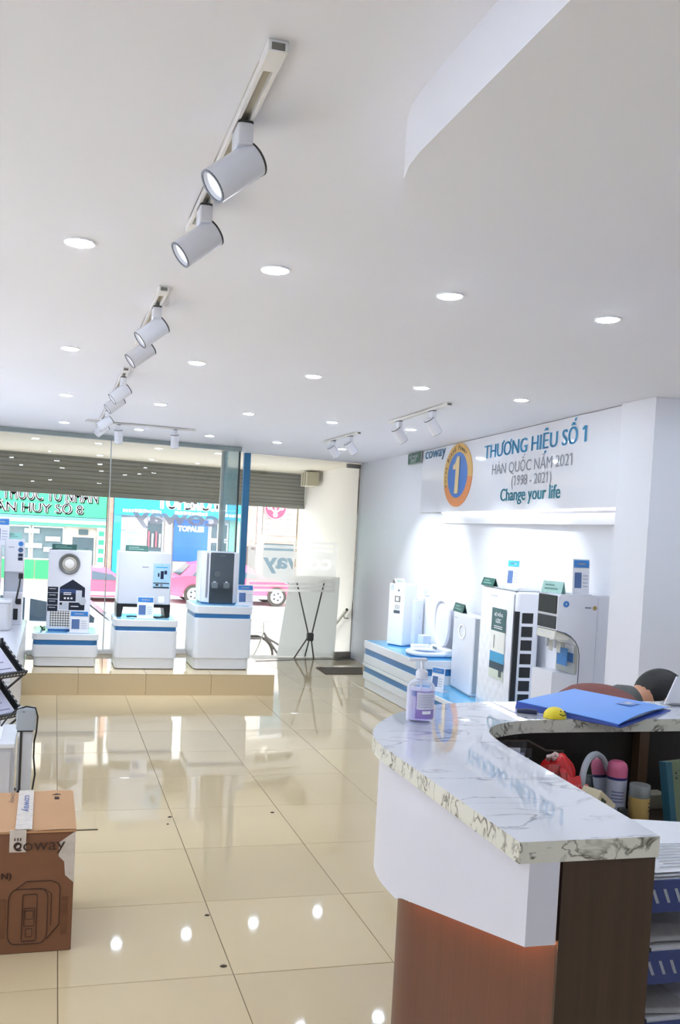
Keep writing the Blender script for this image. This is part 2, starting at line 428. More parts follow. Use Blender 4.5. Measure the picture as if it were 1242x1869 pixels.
tm = text_mesh('coway', .03); lp = loops_of(tm)
ax = min(p[0] for l in lp for p in l); bx_ = max(p[0] for l in lp for p in l); ay = min(p[1] for l in lp for p in l); by_ = max(p[1] for l in lp for p in l)
holes = [[(1.17-(p[0]-ax)/(bx_-ax)*.95, 1.035+(p[1]-ay)/(by_-ay)*.19) for p in l] for l in lp]
rc = lambda x0, z0, x1, z1: [(x0, z0), (x1, z0), (x1, z1), (x0, z1)]
for z in (1.385, 1.32, .865, .915): holes.append(rc(.06, z-.014, 1.2, z+.014))
film(dd, rc(.02, .82, 1.24, 1.43), holes, .009, FROST, 'frosted_film')

tag(MB().box(2.01, 6.955, 0, 2.085, 7.03, H-.002).build('trim_1', mat('frame_blue', (60, 134, 184), .4), bevel=.004), 'blue painted door post', kind='structure')
tag(MB().prism([(2.86, 6.15), (3.3, 6.165), (3.45, 6.6), (2.88, 6.58)], .001, .009).build('door_mat', mat('mat_grey', (104, 94, 80), .9, bump=.6, scale=300), bevel=.003), 'thin grey door mat on the tiles inside the glass door', 'mat')

# ------------------------------------------------------------------ sign panel on the right wall
SGN = R(-94.12)
sg = thing('sign_panel', 'glossy white wall sign with blue lettering and round gold number one emblem', 'sign', (3.498, 5.481, 0), SGN)
MB().prism([(.22, 0), (3.785, 0), (3.785, .155), (.22, .012)], 1.80, H-.004).build('panel', PANELW, sg, bevel=.003)
MB().prism([(3.786, .004), (3.80, .004), (3.80, .16), (3.786, .16)], 1.80, H-.004).build('joint_strip', mat('joint_dark', (90, 92, 96), .6), sg)
text('lettering', 'THƯƠNG HIỆU SỐ 1', TXTBLUE, sg, 1.75, 3.37, 2.20, 2.405, -.003, fat=.006)
text('lettering', 'HÀN QUỐC NĂM 2021', TXTGREY, sg, 1.92, 3.205, 2.075, 2.222, -.003)
text('lettering', '(1998 - 2021)', TXTGREY, sg, 2.295, 2.93, 1.962, 2.066, -.003)
text('lettering', 'Change your life', TXTTEAL, sg, 2.11, 3.07, 1.842, 1.97, -.003, fat=.004)
text('lettering', 'coway', mat('letter_slate', (88, 150, 186), .4), sg, .30, .85, 2.295, 2.40, -.003, fat=.006)
GOLD = mat('emblem_gold', (226, 178, 92), .35, var=.12, scale=3); ORNG = mat('emblem_orange', (226, 140, 78), .35)
EBLUE = mat('emblem_blue', (56, 118, 200), .35, var=.2, scale=18)
ec, ez, ex, er = 1.18, 2.128, .335, .285
ring = MB(); n = 64; oc = circ(ec, ez, ex, er, n); ic = circ(ec, ez, ex*.70, er*.72, n)
for k in range(n):
    j = (k+1) % n; ring.mi = 1 if n*.55 < k < n*.98 else 0
    vs = [(oc[k][0], -.006, oc[k][1]), (oc[j][0], -.006, oc[j][1]), (ic[j][0], -.006, ic[j][1]), (ic[k][0], -.006, ic[k][1])]
    ring.add(vs, [(0, 3, 2, 1)][::-1]); ring.add([(oc[k][0], 0, oc[k][1]), (oc[j][0], 0, oc[j][1]), (oc[j][0], -.006, oc[j][1]), (oc[k][0], -.006, oc[k][1])], [(0, 1, 2, 3)])
em = ring.build('emblem_ring', [GOLD, ORNG], sg)
MB().prism(ic, -.005, 0, 'y').build('emblem_disc', EBLUE, sg)
MB().prism([(ec-.045, ez-.165), (ec+.035, ez-.165), (ec+.045, ez+.165), (ec-.01, ez+.165), (ec-.05, ez+.11), (ec-.10, ez+.09), (ec-.10, ez+.055), (ec-.035, ez+.055)], -.011, -.006, 'y').build('emblem_numeral', mat('emblem_cream', (236, 208, 150), .35), sg)
arc = 'Korea Brand Power'
for k, ch in enumerate(arc):
    if ch == ' ': continue
    a = R(200-150*k/(len(arc)-1)); cx = ec+ex*.86*math.cos(a); cz = ez+er*.86*math.sin(a)
    me = text_mesh(ch, .02); xs_ = [v.co.x for v in me.vertices]; m0 = (min(xs_)+max(xs_))/2
    rt = a-math.pi/2
    for v in me.vertices:
        u, w = (v.co.x-m0)*.062, (v.co.y-.35)*.062
        v.co = (cx+u*math.cos(rt)-w*math.sin(rt), -.0085, cz+u*math.sin(rt)+w*math.cos(rt))
    me.materials.clear(); me.materials.append(mat('emblem_print', (110, 96, 60), .5))
    o = bpy.data.objects.new('emblem_letter', me); COL.objects.link(o); o.parent = em
tr = thing('trim_2', 'lit white valance under the sign panel', None, (3.498, 5.481, 0), SGN, kind='structure')
MB().prism([(.79, .035), (3.79, .06), (3.79, .16), (.79, .045)], 1.695, 1.77).build('valance', WALLM, tr, bevel=.003)
MB().prism([(.80, .012), (3.78, .02), (3.78, .05), (.80, .03)], 1.786, 1.797).build('led_strip', LED, tr)
xs_ = thing('exit_sign', 'small green emergency exit sign on the wall left of the big sign', 'exit sign', (3.506, 5.65, 0), SGN)
MB().box(0, -.022, 2.30, .385, 0, 2.415).build('sign_box', mat('sign_frame', (150, 156, 150), .4), xs_, bevel=.003)
MB().box(.008, -.025, 2.307, .377, -.022, 2.408).build('face', mat('exit_green', (36, 92, 70), .3), xs_)
text('lettering', 'LỐI THOÁT', PAPER, xs_, .06, .325, 2.36, 2.402, -.027); text('lettering', 'EXIT', PAPER, xs_, .11, .275, 2.316, 2.35, -.027)
so = thing('wall_outlet', 'small white socket plate on the wall beside the slim appliance', 'outlet', (wx(5.0)-.001, 5.0, 0), R(-91.7))
MB().box(-.06, -.012, .985, .06, 0, 1.065).build('plate', mat('outlet_white', (222, 224, 230), .4), so, bevel=.003); MB().box(-.03, -.015, 1.0, .03, -.012, 1.05).build('socket', SILVER, so, bevel=.002)

# ------------------------------------------------------------------ ceiling lamps
ORD = ['first', 'second', 'third', 'fourth', 'fifth', 'sixth']
rows = [('row nearest the viewer', [(-.03, -.13), (.60, -.10), (1.25, -.05), (1.92, 0)]),
        ('second row from the viewer', [(-.03, 1.61), (.62, 1.67), (1.28, 1.74), (1.94, 1.78), (2.63, 1.87)]),
        ('third row from the viewer', [(-.03, 3.32), (.63, 3.40), (1.30, 3.51), (1.99, 3.61), (2.67, 3.66)]),
        ('row along the shop window', [(-.03, 5.10), (.64, 5.23), (1.32, 5.34), (2.02, 5.48), (2.75, 5.65)])]
TRIM = mat('lamp_trim', (245, 245, 248), .4)
lens_me = ring_me = None
def downlight(x, y, z, label, group):
    global lens_me, ring_me
    t = thing('ceiling_downlight', label, 'downlight', (x, y, z), 0, group)
    if lens_me is None:
        a = MB().lathe([(.036, -.0085), (.0395, -.006), (.040, -.004), (.040, 0)], n=12).build('lens', LENS, t); lens_me = a.data
        b = MB().frame(circ(0, 0, .048), circ(0, 0, .040), -.006, .0).build('trim_ring', TRIM, t); ring_me = b.data
    else:
        for nm, me in (('lens', lens_me), ('trim_ring', ring_me)):
            o = bpy.data.objects.new(nm, me); COL.objects.link(o); o.parent = t
    return t
for rn, pts in rows:
    for k, (x, y) in enumerate(pts): downlight(x, y, H, f'round recessed ceiling downlight, {ORD[k]} from the left in the {rn}', 'recessed downlights in the shop ceiling')
for x, y in [(3.3, -.6), (3.3, .7), (-.68, -.15), (-1.33, -.15), (-.68, 1.6), (-1.33, 1.6), (-.68, 3.3), (-1.33, 3.3), (-.68, 5.05), (-1.33, 5.0), (2.6, .05), (-.03, -1.85), (-.68, -1.85), (-1.33, -1.85), (-.03, -3.4), (-.9, -3.4), (3.3, .1)]:  # unseen lamps, added out of view to help light the room
    downlight(x, y, H, 'unseen round ceiling downlight added for lighting beyond the edges of the view', 'recessed downlights in the shop ceiling')
for x, y in [(1.3, -2.2), (2.4, -2.2), (3.4, -2.2), (1.3, -3.4), (2.4, -3.4)]:  # guessed lamps in the soffit, unseen, added for the room's lighting
    downlight(x, y, 2.30, 'unseen round downlight added for lighting in the dropped ceiling section', 'added unseen downlights in the dropped ceiling')

# track rails and their spotlights
RAIL = mat('rail_white', (236, 234, 232), .4); RAILI = mat('rail_inner', (190, 184, 168), .4); DARK = mat('dark_gap', (52, 50, 48), .6)
def rail(x0, y0, x1, y1, label):
    a = math.atan2(y1-y0, x1-x0); L = math.hypot(x1-x0, y1-y0)
    t = thing('track_rail', label, 'track rail', (x0, y0, H), a, 'ceiling track rails')
    MB().box(0, -.018, -.006, L, .018, 0).build('rail_base', RAILI, t)
    for s in (-1, 1): MB().box(.0, min(s*.018, s*.009), -.02, L, max(s*.018, s*.009), 0).build('rail_flange', RAIL, t, bevel=.0015)
    for xx in (-.012, L-.06): MB().box(xx, -.0185, -.021, xx+.072, .0185, .0).build('end_cap', RAIL, t, bevel=.002)
    for xx in (-.013, L+.0115): MB().box(xx, -.012, -.018, xx+.002, .012, -.006).build('end_slot', mat('slot_grey', (120, 116, 110), .6), t)
def spot(x, y, d, label, power, drop=.104):
    t = thing('track_spotlight', label, 'spotlight', (x, y, H), 0, 'white cylinder spotlights on the ceiling tracks')
    d = Vector(d).normalized(); c = Vector((0, 0, -drop)) + d*.018; Q = d.to_track_quat('Z', 'Y').to_matrix()
    MB().prism(rrect(-.016, -.035, .016, .035, .006), -.026, -.021).build('contact_plate', DARK, t)
    MB().prism(rrect(-.017, -.036, .017, .036, .008), -.068, -.024, top=rrect(-.017, -.036, .017, .036, .008)).build('adapter', PLASTIC, t, bevel=.004)
    MB().cyl((0, 0, -.066), (0, 0, -.09), .008, n=10).build('stem', PLASTIC, t, smooth=True)
    h = MB().lathe([(.033, -.06), (.0365, -.056), (.0365, .058), (.035, .0595), (.032, .0595), (.031, .046)], c, 28, Q).build('housing', PLASTIC, t, smooth=True)
    MB().lathe([(.0371, -.0575), (.0371, -.053)], c, 28, Q).build('rear_ring', DARK, t, smooth=True)
    MB().frame(circ(0, 0, .0362), circ(0, 0, .031), .058, .0605).xf(Matrix.Translation(c) @ Q.to_4x4()).build('front_ring', mat('ring_dark', (96, 98, 104), .3, metal=.5), t)
    MB().lathe([(.029, .047), (.029, .050)], c, 20, Q).build('lens', SPOTLENS, t)
    ld = bpy.data.lights.new('spot_beam', 'SPOT'); ld.energy = power; ld.color = (.86, .93, 1); ld.spot_size = R(58); ld.spot_blend = .7; ld.shadow_soft_size = .03
    lo = bpy.data.objects.new('spot_beam', ld); COL.objects.link(lo); lo.parent = t
    lo.location = c+d*.064; lo.rotation_euler = d.to_track_quat('-Z', 'Y').to_euler()
LD_ = (-.77, -.08, -.63)
for nm, a, b, ls in [('nearest the viewer', -1.40, -.42, (-1.107, -.62)), ('second in line', .27, 1.25, (.51, .98)), ('third in line', 2.03, 3.0, (2.25, 2.72)), ('farthest in line', 3.74, 4.66, (3.9, 4.42))]:
    rail(.278, b, .278, a, f'white ceiling track rail of the middle line, {nm}')
    for k, y in enumerate(ls): spot(.280, y, LD_, f'white cylinder spotlight, {("nearer" if k == 0 else "farther")} of two on the middle track rail {nm}', SPOT*4)
rail(.162, 4.785, 1.10, 4.90, 'thin white track rail running across in front of the shop window')
for k, (x, y) in enumerate([(.43, 4.82), (.93, 4.88)]): spot(x, y, (.06, .22, -.95), f'white cylinder spotlight hanging {("left" if k == 0 else "right")} on the cross rail by the shop window', SPOT)
for nm, (a, b), ls in [('nearer the big wall sign', ((2.32, 2.22), (2.352, 3.28)), [(2.33, 2.49), (2.35, 3.12)]), ('nearer the glass door', ((2.385, 4.11), (2.372, 5.05)), [(2.385, 4.32), (2.378, 4.78)])]:
    rail(*b, *a, f'short white track rail along the right wall, {nm}')
    for k, (x, y) in enumerate(ls): spot(x, y, (.62, .17, -.72), f'wall-aimed white spotlight, {("nearer" if k == 0 else "farther")} one on the right rail {nm}', SPOT*(1.0 if 'sign' in nm else 1.4))

# ================================================================== porch and street
PORCHC = mat('porch_plaster', (226, 218, 200), .7); PORCHW = mat('porch_wall', (240, 234, 226), .7)
sh0, sh1 = (-1.75, 9.06), (3.63, 10.07)
tag(MB().prism([(-1.85, 5.78), (1.83, 6.36), (1.79, 6.98), (2.05, 6.99), (3.9, 7.43), (3.9, 10.3), (-1.85, 9.2)], H+.001, H+.12).build('ceiling_porch', PORCHC), 'cream porch ceiling outside the window', kind='structure')
tag(MB().prism([(3.565, 7.362), (3.8, 7.362), (3.85, 10.3), (3.645, 10.3)], -.9, H).build('wall_porch', PORCHW), 'white porch side wall outside the glass door', kind='structure')
pf = tag(MB().prism([(-1.85, 5.9), (1.77, 6.4), (2.0, 7.03), (3.57, 7.4), (3.57, 7.55), (-1.85, 7.55)], -.9, -.005).build('floor_porch', mat('porch_stone', (205, 200, 192), .6)), 'pale stone landing outside the shop', kind='structure')
for k in range(4):
    MB().box(-1.8, 7.55+.3*k, -.9, 3.58, 7.85+.3*k, -.18*(k+1)).build('stair_step', mat('porch_stone', (205, 200, 192), .6), pf, bevel=.005)
tag(MB().box(-40, 8.75, -1.1, 60, 60, -.9).build('floor_street', mat('street', (206, 200, 198), .85, var=.06, scale=.6)), 'bright street beyond the shop window', kind='structure')

a = math.atan2(sh1[1]-sh0[1], sh1[0]-sh0[0]); LS = math.hypot(sh1[0]-sh0[0], sh1[1]-sh0[1])
rs = thing('roller_shutter', 'grey slatted roller shutter half rolled up outside the shop front', 'shutter', (sh0[0], sh0[1], 0), a)
SLAT = mat('slat_grey', (132, 132, 124), .45, metal=.1)
sl = MB().prism([(0, 0), (.012, -.004), (.020, .014), (.020, .038), (.010, .052), (0, .052)], 0, LS, 'x')
sl.v = [(x, -y, z) for x, y, z in sl.v]; sl.f = [f[::-1] for f in sl.f]
sme = None
for k in range(9):
    if sme is None: o = sl.build('slat', SLAT, rs, smooth=True); sme = o.data
    else: o = bpy.data.objects.new('slat', sme); COL.objects.link(o); o.parent = rs
    o.location = (0, 0, 1.955+.056*k)
MB().box(0, -.003, 1.95, LS, 0, H).build('slat_joint', mat('slat_dark', (62, 62, 58), .7), rs)
MB().box(0, -.03, 1.885, LS, .01, 1.953).build('bottom_bar', SLAT, rs, bevel=.004)
jb = thing('junction_box', 'beige metal box under the porch ceiling by the shutter end', 'box', (3.50, 9.25, 0), R(-90))
MB().box(-.17, -.12, 2.2, .17, .06, 2.40).build('case', mat('box_beige', (190, 184, 160), .5), jb, bevel=.008)
for x in (-.05, .06): MB().box(x, -.125, 2.205, x+.012, -.119, 2.395).build('seam', mat('seam_dark', (110, 104, 88), .6), jb)
hr = thing('handrail', 'brushed steel handrail fixed to the porch wall beside the steps', 'handrail', (3.50, 7.4, 0))
MB().tube([(0, .0, .60), (0, .55, .30), (0, .97, .055), (0, 1.02, .04), (0, 1.10, .04), (0, 1.7, .04)], .021, 10).build('rail', STEEL, hr, smooth=True)
for y, z in ((.12, .54), (.86, .12), (1.45, .04)): MB().tube([(0, y, z), (.01, y, z-.06), (.085, y+.01, z-.065)], .008, 8).build('bracket', STEEL, hr, smooth=True)
xb = thing('banner_stand', 'X-shaped banner stand with white banner seen from behind the glass door', 'banner stand', (2.98, 7.32, 0))
BST = mat('stand_grey', (84, 80, 74), .4)
for p in [((-.17, .02, .95), (.02, 0, .26)), ((.19, .02, .95), (.05, 0, .26))]: MB().cyl(*p, .009, n=8).build('arm', BST, xb, smooth=True)
for p in [((.0, 0, .24), (-.17, -.05, .004)), ((.03, 0, .24), (.0, .07, .004)), ((.05, 0, .24), (.08, -.05, .004))]: MB().cyl(*p, .009, n=8).build('leg', BST, xb, smooth=True)
MB().prism(rrect(-.005, .21, .075, .31, .015), -.025, .025, 'y').build('hub', BST, xb, bevel=.004)
MB().prism([(-.36, .01), (.38, .01), (.40, 1.0), (-.24, 1.0)], .06, .068, 'y').build('banner', frost_mat('banner_cloth', (.94, .94, .93), .05), xb)

# ---- bicycle
bi = thing('bicycle', 'dark city bicycle parked at the foot of the steps', 'bicycle', (3.2, 11.2, -.9))
BK = mat('bike_dark', (70, 62, 54), .4); TYRE = mat('tyre', (62, 54, 46), .8)
for nm, x in (('wheel', 0.02), ('wheel', 1.06)):
    w = MB().tube([(x+.325*math.cos(2*math.pi*k/32), 0, .34+.325*math.sin(2*math.pi*k/32)) for k in range(32)], .018, 8, closed=True).build(nm, TYRE, bi, smooth=True)
    MB().tube([(x+.30*math.cos(2*math.pi*k/32), 0, .34+.30*math.sin(2*math.pi*k/32)) for k in range(32)], .009, 6, closed=True).build('rim', STEEL, w, smooth=True)
    for k in range(12):
        t = math.pi*2*k/12; MB().cyl((x, 0, .34), (x+.3*math.cos(t), 0, .34+.3*math.sin(t)), .0025, n=4).build('spoke', STEEL, w)
    MB().cyl((x, -.04, .34), (x, .04, .34), .02, n=10).build('axle', STEEL, w, smooth=True)
f = MB()
for p, q, r_ in [((.17, 0, .72), (.48, 0, .30), .022), ((.19, 0, .66), (.62, 0, .42), .02), ((.48, 0, .30), (.64, 0, .80), .018), ((.48, 0, .3), (1.06, 0, .34), .012), ((.62, 0, .66), (1.06, 0, .34), .011)]: f.cyl(p, q, r_, n=10)
f.build('frame', BK, bi, smooth=True)
MB().tube([(.16, 0, .90), (.17, 0, .72), (.10, 0, .52), (.02, 0, .34)], .016, 8).build('fork', STEEL, bi, smooth=True)
MB().tube([(.30, -.26, .92), (.22, -.2, .93), (.16, -.1, .91), (.16, 0, .90), (.16, .1, .91), (.22, .2, .93), (.30, .26, .92)], .011, 8).build('handlebar', STEEL, bi, smooth=True)
MB().prism([(.52, -.04), (.72, -.085), (.80, -.07), (.80, .07), (.72, .085), (.52, .04)], .83, .88).build('saddle', BK, bi, bevel=.015)
MB().prism(rrect(-.16, -.15, .1, .15, .04), .62, .64, top=rrect(-.16, -.15, .1, .15, .04)).build('basket_floor', BK, bi)
for z in (.66, .74, .82): MB().tube([(x, y, z) for x, y in rrect(-.17, -.16, .11, .16, .04)], .005, 6, closed=True).build('basket_wire', BK, bi)

# ---- cars
def car(name, label, loc, rz, paint, L=4.1, hgt=1.42):
    t = thing(name, label, 'car', loc, rz)
    GL = mat('car_glass', (46, 62, 76), .08, spec=.6)
    k = L/4.1; q = hgt/1.42
    low = [(-2.02, .30), (-1.62, .24), (1.65, .24), (2.0, .30), (2.05, .52), (1.98, .70), (1.50, .84), (.95, .92), (-1.55, .95), (-1.98, .88), (-2.06, .6)]
    low = [(x*k, z*q) for x, z in low]
    b = MB()
    for y0, y1 in ((-.80, .80),):
        n = len(low); out = []
        secs = [(-.84, .94), (-.86, 1.0), (.86, 1.0), (.84, .94)]
        vs = []
        for y, s in secs: vs += [(x*s, y, .55*q+(z-.55*q)*s) for x, z in low]
        fs = [list(range(n)), list(range(3*n, 4*n))[::-1]]
        for c in range(3): fs += [(c*n+i, (c+1)*n+i, (c+1)*n+(i+1) % n, c*n+(i+1) % n) for i in range(n)]
        b.add(vs, fs)
    b.build('body', paint, t, smooth=True, bevel=.03)
    cab = [(-1.75, .90), (1.05, .88), (.42, 1.36), (.1, 1.42), (-.95, 1.42), (-1.35, 1.34)]
    cab = [(x*k, z*q) for x, z in cab]; m = MB(); n = len(cab)
    vs = []
    for s, w in ((-1, 1), (1, 1)):
        for x, z in cab: vs.append((x, s*(.80 if z < 1.0*q else .62), z))
    m.add(vs, [list(range(n)), list(range(n, 2*n))[::-1]]+[(i, n+i, n+(i+1) % n, (i+1) % n) for i in range(n)]); m.build('cabin', paint, t, bevel=.02)
    def pane(nm, pts, s):
        vs = []
        for x, z in pts:
            w = .80+(.62-.80)*((z/q-.9)/(1.36-.9)); vs.append((x*k, s*(w+.004), z))
        o = MB().add(vs, [list(range(len(pts)))[::s]]).build(nm, GL, t)
    for s in (-1, 1):
        pane('side_window', [(-.30, .94*q), (.82, .93*q), (.36, 1.30*q), (-.30, 1.34*q)], s)
        pane('side_window', [(-1.35, .95*q), (-.38, .94*q), (-.38, 1.34*q), (-1.05, 1.32*q)], s)
    MB().add([(1.00*k, -.72, .92*q), (1.00*k, .72, .92*q), (.47*k, .58, 1.34*q), (.47*k, -.58, 1.34*q)], [(0, 1, 2, 3)]).xf(Matrix.Translation((.012, 0, .012))).build('windscreen', GL, t)
    MB().add([(-1.70*k, .70, .95*q), (-1.70*k, -.70, .95*q), (-1.38*k, -.58, 1.31*q), (-1.38*k, .58, 1.31*q)], [(0, 1, 2, 3)]).xf(Matrix.Translation((-.012, 0, .012))).build('rear_window', GL, t)
    for x in (-1.28*k, 1.30*k):
        for s in (-1, 1):
            w = MB().cyl((x, s*.70, .31), (x, s*.885, .31), .31, n=28).build('wheel', TYRE, t, smooth=True)
            MB().cyl((x, s*.88, .31), (x, s*.895, .31), .21, n=20).build('hubcap', ALU, w, smooth=True)
            for j in range(5):
                an = 2*math.pi*j/5; MB().cyl((x+.11*math.cos(an), s*.893, .31+.11*math.sin(an)), (x+.11*math.cos(an), s*.898, .31+.11*math.sin(an)), .035, n=8).build('hub_hole', BLACK, w)
    for s in (-1, 1):
        MB().ball((.78*k, s*.98, .98*q), .07, .11, .08, 12, 8).build('wing_mirror', paint, t, smooth=True)
        MB().box(1.90*k, min(s*.45, s*.78), .58*q, 2.0*k, max(s*.45, s*.78), .72*q).build('headlight', PAPER, t, bevel=.03)
        MB().box(-2.02*k, min(s*.5, s*.8), .68*q, -1.93*k, max(s*.5, s*.8), .82*q).build('tail_light', mat('tail_red', (170, 30, 34), .3), t, bevel=.02)
    MB().box(-1.6*k, -.868, .22, 1.6*k, -.85, .33).build('sill_strip', GREYP, t)
    return t
car('white_car', 'white hatchback parked close outside behind the round-lens purifier', (-.12, 11.6, -.9), 0, mat('car_white', (236, 238, 240), .2), 3.9, 1.33)
car('red_car', 'pinkish red hatchback beyond the glass door across the street', (5.45, 24.6, -.9), 0, mat('car_red', (216, 78, 108), .25), 4.2, 1.3)
car('red_car', 'red car across the street seen between the first two pedestals', (1.25, 24.4, -.9), 0, mat('car_red2', (220, 84, 112), .25), 3.0, 1.02)

# ---- buildings across the street (front faces look to -y)
YB = 28.
SHOPG = mat('shop_glass', (92, 108, 112), .15, var=.35, scale=3)
SHOPD = mat('shop_dark', (64, 82, 88), .3, var=.2, scale=2)
BRICK = mat('brick_pink', (196, 150, 130), .8, var=.25, scale=6)
def bwin(p, x0, z0, x1, z1, fr, gl=SHOPG, y=-.05, name='window'):
    o = MB().frame([(x0, z0), (x1, z0), (x1, z1), (x0, z1)], [(x0+.05, z0+.05), (x1-.05, z0+.05), (x1-.05, z1-.05), (x0+.05, z1-.05)], y, y+.06, 'y').build(name, fr, p)
    MB().box(x0+.04, y+.03, z0+.04, x1-.04, y+.05, z1-.04).build('pane', gl, o)
    return o
g = thing('pharmacy_building', 'shop across the street with a wide green sign and white letters', 'building', (0, YB, 0))
bx('wall', mat('bld_cream', (214, 200, 186), .8), g, -9, 0, -.9, 1.63, 5, 8)
SG = mat('sign_green', (44, 176, 108), .5, var=.08, scale=.8)
s = bx('sign_board', SG, g, -9, -.35, 1.62, 1.6, -.1, 3.4)
SHD = mat('letter_shadow', (30, 96, 66), .6)
text('lettering_shadow', 'THUỐC TƯ NHÂN', SHD, s, -1.81, 1.32, 2.08, 2.78, -.355, fat=.015); text('lettering_shadow', 'ÂN HUY SỐ 8', SHD, s, -2.01, .84, 1.68, 2.16, -.355, fat=.02)
text('lettering', 'THUỐC TƯ NHÂN', PAPER, s, -1.85, 1.28, 2.12, 2.82, -.36, fat=.015); text('lettering', 'ÂN HUY SỐ 8', PAPER, s, -2.05, .80, 1.72, 2.20, -.36, fat=.02)
bx('blue_band', mat('band_blue', (92, 140, 196), .5), g, -9, -.37, 1.50, 1.6, -.1, 1.60); bx('pale_band', mat('band_mint', (190, 246, 214), .5), g, -9, -.36, 1.38, 1.6, -.1, 1.50)
bx('fascia', mat('fascia_green', (80, 190, 130), .5), g, -9, -.3, 1.28, 1.6, -.1, 1.38)
for x0, x1 in ((-3.0, -1.95), (-1.9, -.9), (-.85, .22)): bwin(g, x0, .10, x1, 1.26, ALU, SHOPG)
for x0, x1, z in ((-1.15, -.5, .5), (-.4, .1, .75), (-1.6, -1.2, .8), (-.45, .15, .38), (-1.1, -.6, 1.0)): bx('shelf_goods', mat('goods', (180, 184, 186), .6, var=.5, scale=9), g, x0, -.08, z, x1, -.05, z+.16)
for x0, x1 in ((-2.6, -1.5), (-1.45, -.75), (-.7, .2)): bx('lower_panel', mat('panel_green', (40, 180, 90), .5, var=.1, scale=3), g, x0, -.1, -.55, x1, 0, .08)
bwin(g, .45, -.6, 1.28, .98, mat('door_frame_cream', (226, 210, 190), .6), SHOPD, name='door')
bx('door_plate', SHOPD, g, .70, -.08, 1.02, 1.02, -.02, 1.2)
vs = bx('side_sign', PAPER, g, 1.32, -.3, -.3, 1.6, -.1, 1.28)
for k in range(5): bx('green_block', SG, vs, 1.37, -.31, -.2+.30*k, 1.56, -.3, -.03+.30*k)
for x in (-4.5, -2.2, .2): bwin(g, x, 4.3, x+1.4, 6.2, ALU, SHOPG)
c_ = thing('brick_pier', 'narrow pinkish brick pier between the green and the blue shop', 'pier', (1.64, YB, 0)); 
bx('shaft', BRICK, c_, 0, -.2, -.9, .2, .4, 6)
b = thing('blue_shop_building', 'shop across the street with a bright cyan sign', 'building', (0, YB, 0))
bx('wall', mat('bld_grey', (206, 204, 204), .8), b, 1.85, 0, -.9, 6.5, 5, 8)
CY = mat('sign_cyan', (10, 160, 206), .45, var=.05, scale=.6)
s = bx('sign_board', CY, b, 1.86, -.4, 1.78, 6.5, -.1, 3.5)
text('lettering', 'TOPBRO.vn', PAPER, s, 3.35, 5.75, 2.05, 2.62, -.41, fat=.04); 
for xa, xe in ((2.15, 3.5), (3.95, 5.1), (5.7, 6.4)):
    while xa < xe:
        q = random.uniform(.05, .14); bx('small_print', PAPER, s, xa, -.405, 1.88, min(xe, xa+q), -.4, 1.98+.02*(q > .1)); xa += q+.03
bx('side_column', mat('col_cyan', (20, 160, 206), .45), b, 1.86, -.35, -.3, 2.12, 0, 1.5); bx('column_cap', mat('col_blue', (60, 140, 220), .45), b, 1.86, -.36, 1.5, 2.12, 0, 1.78)
bx('white_band', PAPER, b, 2.14, -.12, 1.28, 3.0, 0, 1.7)
bwin(b, 2.3, -.4, 2.95, 1.25, PAPER, mat('shop_glass_light', (150, 158, 160), .2, var=.3, scale=4)); bwin(b, 3.0, -.5, 3.62, 1.6, ALU, SHOPD)
for k in range(4): bx('hanging_goods', PAPER if k % 2 else mat('goods_red', (170, 90, 100), .7), b, 3.08+.13*k, -.09, .7, 3.14+.13*k, -.055, 1.25-.08*(k % 2))
bx('stone_post', mat('post_beige', (190, 176, 166), .8, var=.2, scale=10), b, 3.66, -.2, -.6, 3.9, 0, 1.7)
p = bx('poster', mat('poster_blue', (36, 96, 190), .4, var=.3, scale=1.2), b, 3.98, -.12, .25, 5.2, -.05, 1.72); text('lettering', 'TOPALES', PAPER, p, 4.12, 5.05, 1.30, 1.50, -.125, bold=.05)
bx('shop_counter', SILVER, b, 3.98, -.3, -.1, 5.2, -.1, .22)
for x0, z0, x1, z1 in ((5.28, 1.05, 5.6, 1.65), (5.28, .45, 5.6, 1.0), (5.65, .45, 5.95, 1.0), (5.65, 1.05, 5.95, 1.65), (5.28, -.4, 5.95, .4)): bwin(b, x0, z0, x1, z1, PAPER, SHOPD)
bx('side_wall', mat('mint_wall', (150, 214, 190), .6, var=.2, scale=3), b, 5.98, -.1, .1, 6.5, 0, 1.78)
for x in (2.4, 4.6): bwin(b, x, 4.5, x+1.4, 6.2, ALU, SHOPG)
t3 = thing('striped_shop_building', 'beige slatted shop front with a round red sign across the street', 'building', (0, YB, 0))
bx('wall', mat('bld_beige', (208, 196, 184), .8), t3, 6.55, 0, -.9, 13, 5, 8)
bx('brick_strip', BRICK, t3, 6.6, -.15, .9, 6.95, 0, 3.2); bx('dark_post', mat('post_brown', (96, 78, 70), .7), t3, 6.62, -.16, -.6, 6.9, 0, .85); bx('white_post', PAPER, t3, 6.98, -.15, -.5, 7.14, 0, 3.2)
for k in range(9): bx('board', mat('board_beige', (196, 184, 172), .7), t3, 7.2, -.12+.004*(k % 2), 1.32+.2*k, 8.45, 0, 1.505+.2*k)
rd = MB().prism(circ(7.62, 2.30, .42, .42, 36), -.2, -.13, 'y').build('round_sign', mat('sign_red', (206, 54, 86), .45), t3)
MB().frame(circ(7.62, 2.30, .42, .42, 36), circ(7.62, 2.30, .385, .385, 36), -.21, -.2, 'y').build('sign_rim', mat('rim_pink', (240, 170, 180), .5), rd)
for dx, dz in ((-.22, .02), (.22, .02), (0, -.24), (0, .12)): MB().frame(circ(7.62+dx, 2.3+dz, .085), circ(7.62+dx, 2.3+dz, .04), -.215, -.2, 'y').build('white_loop', PAPER, rd)
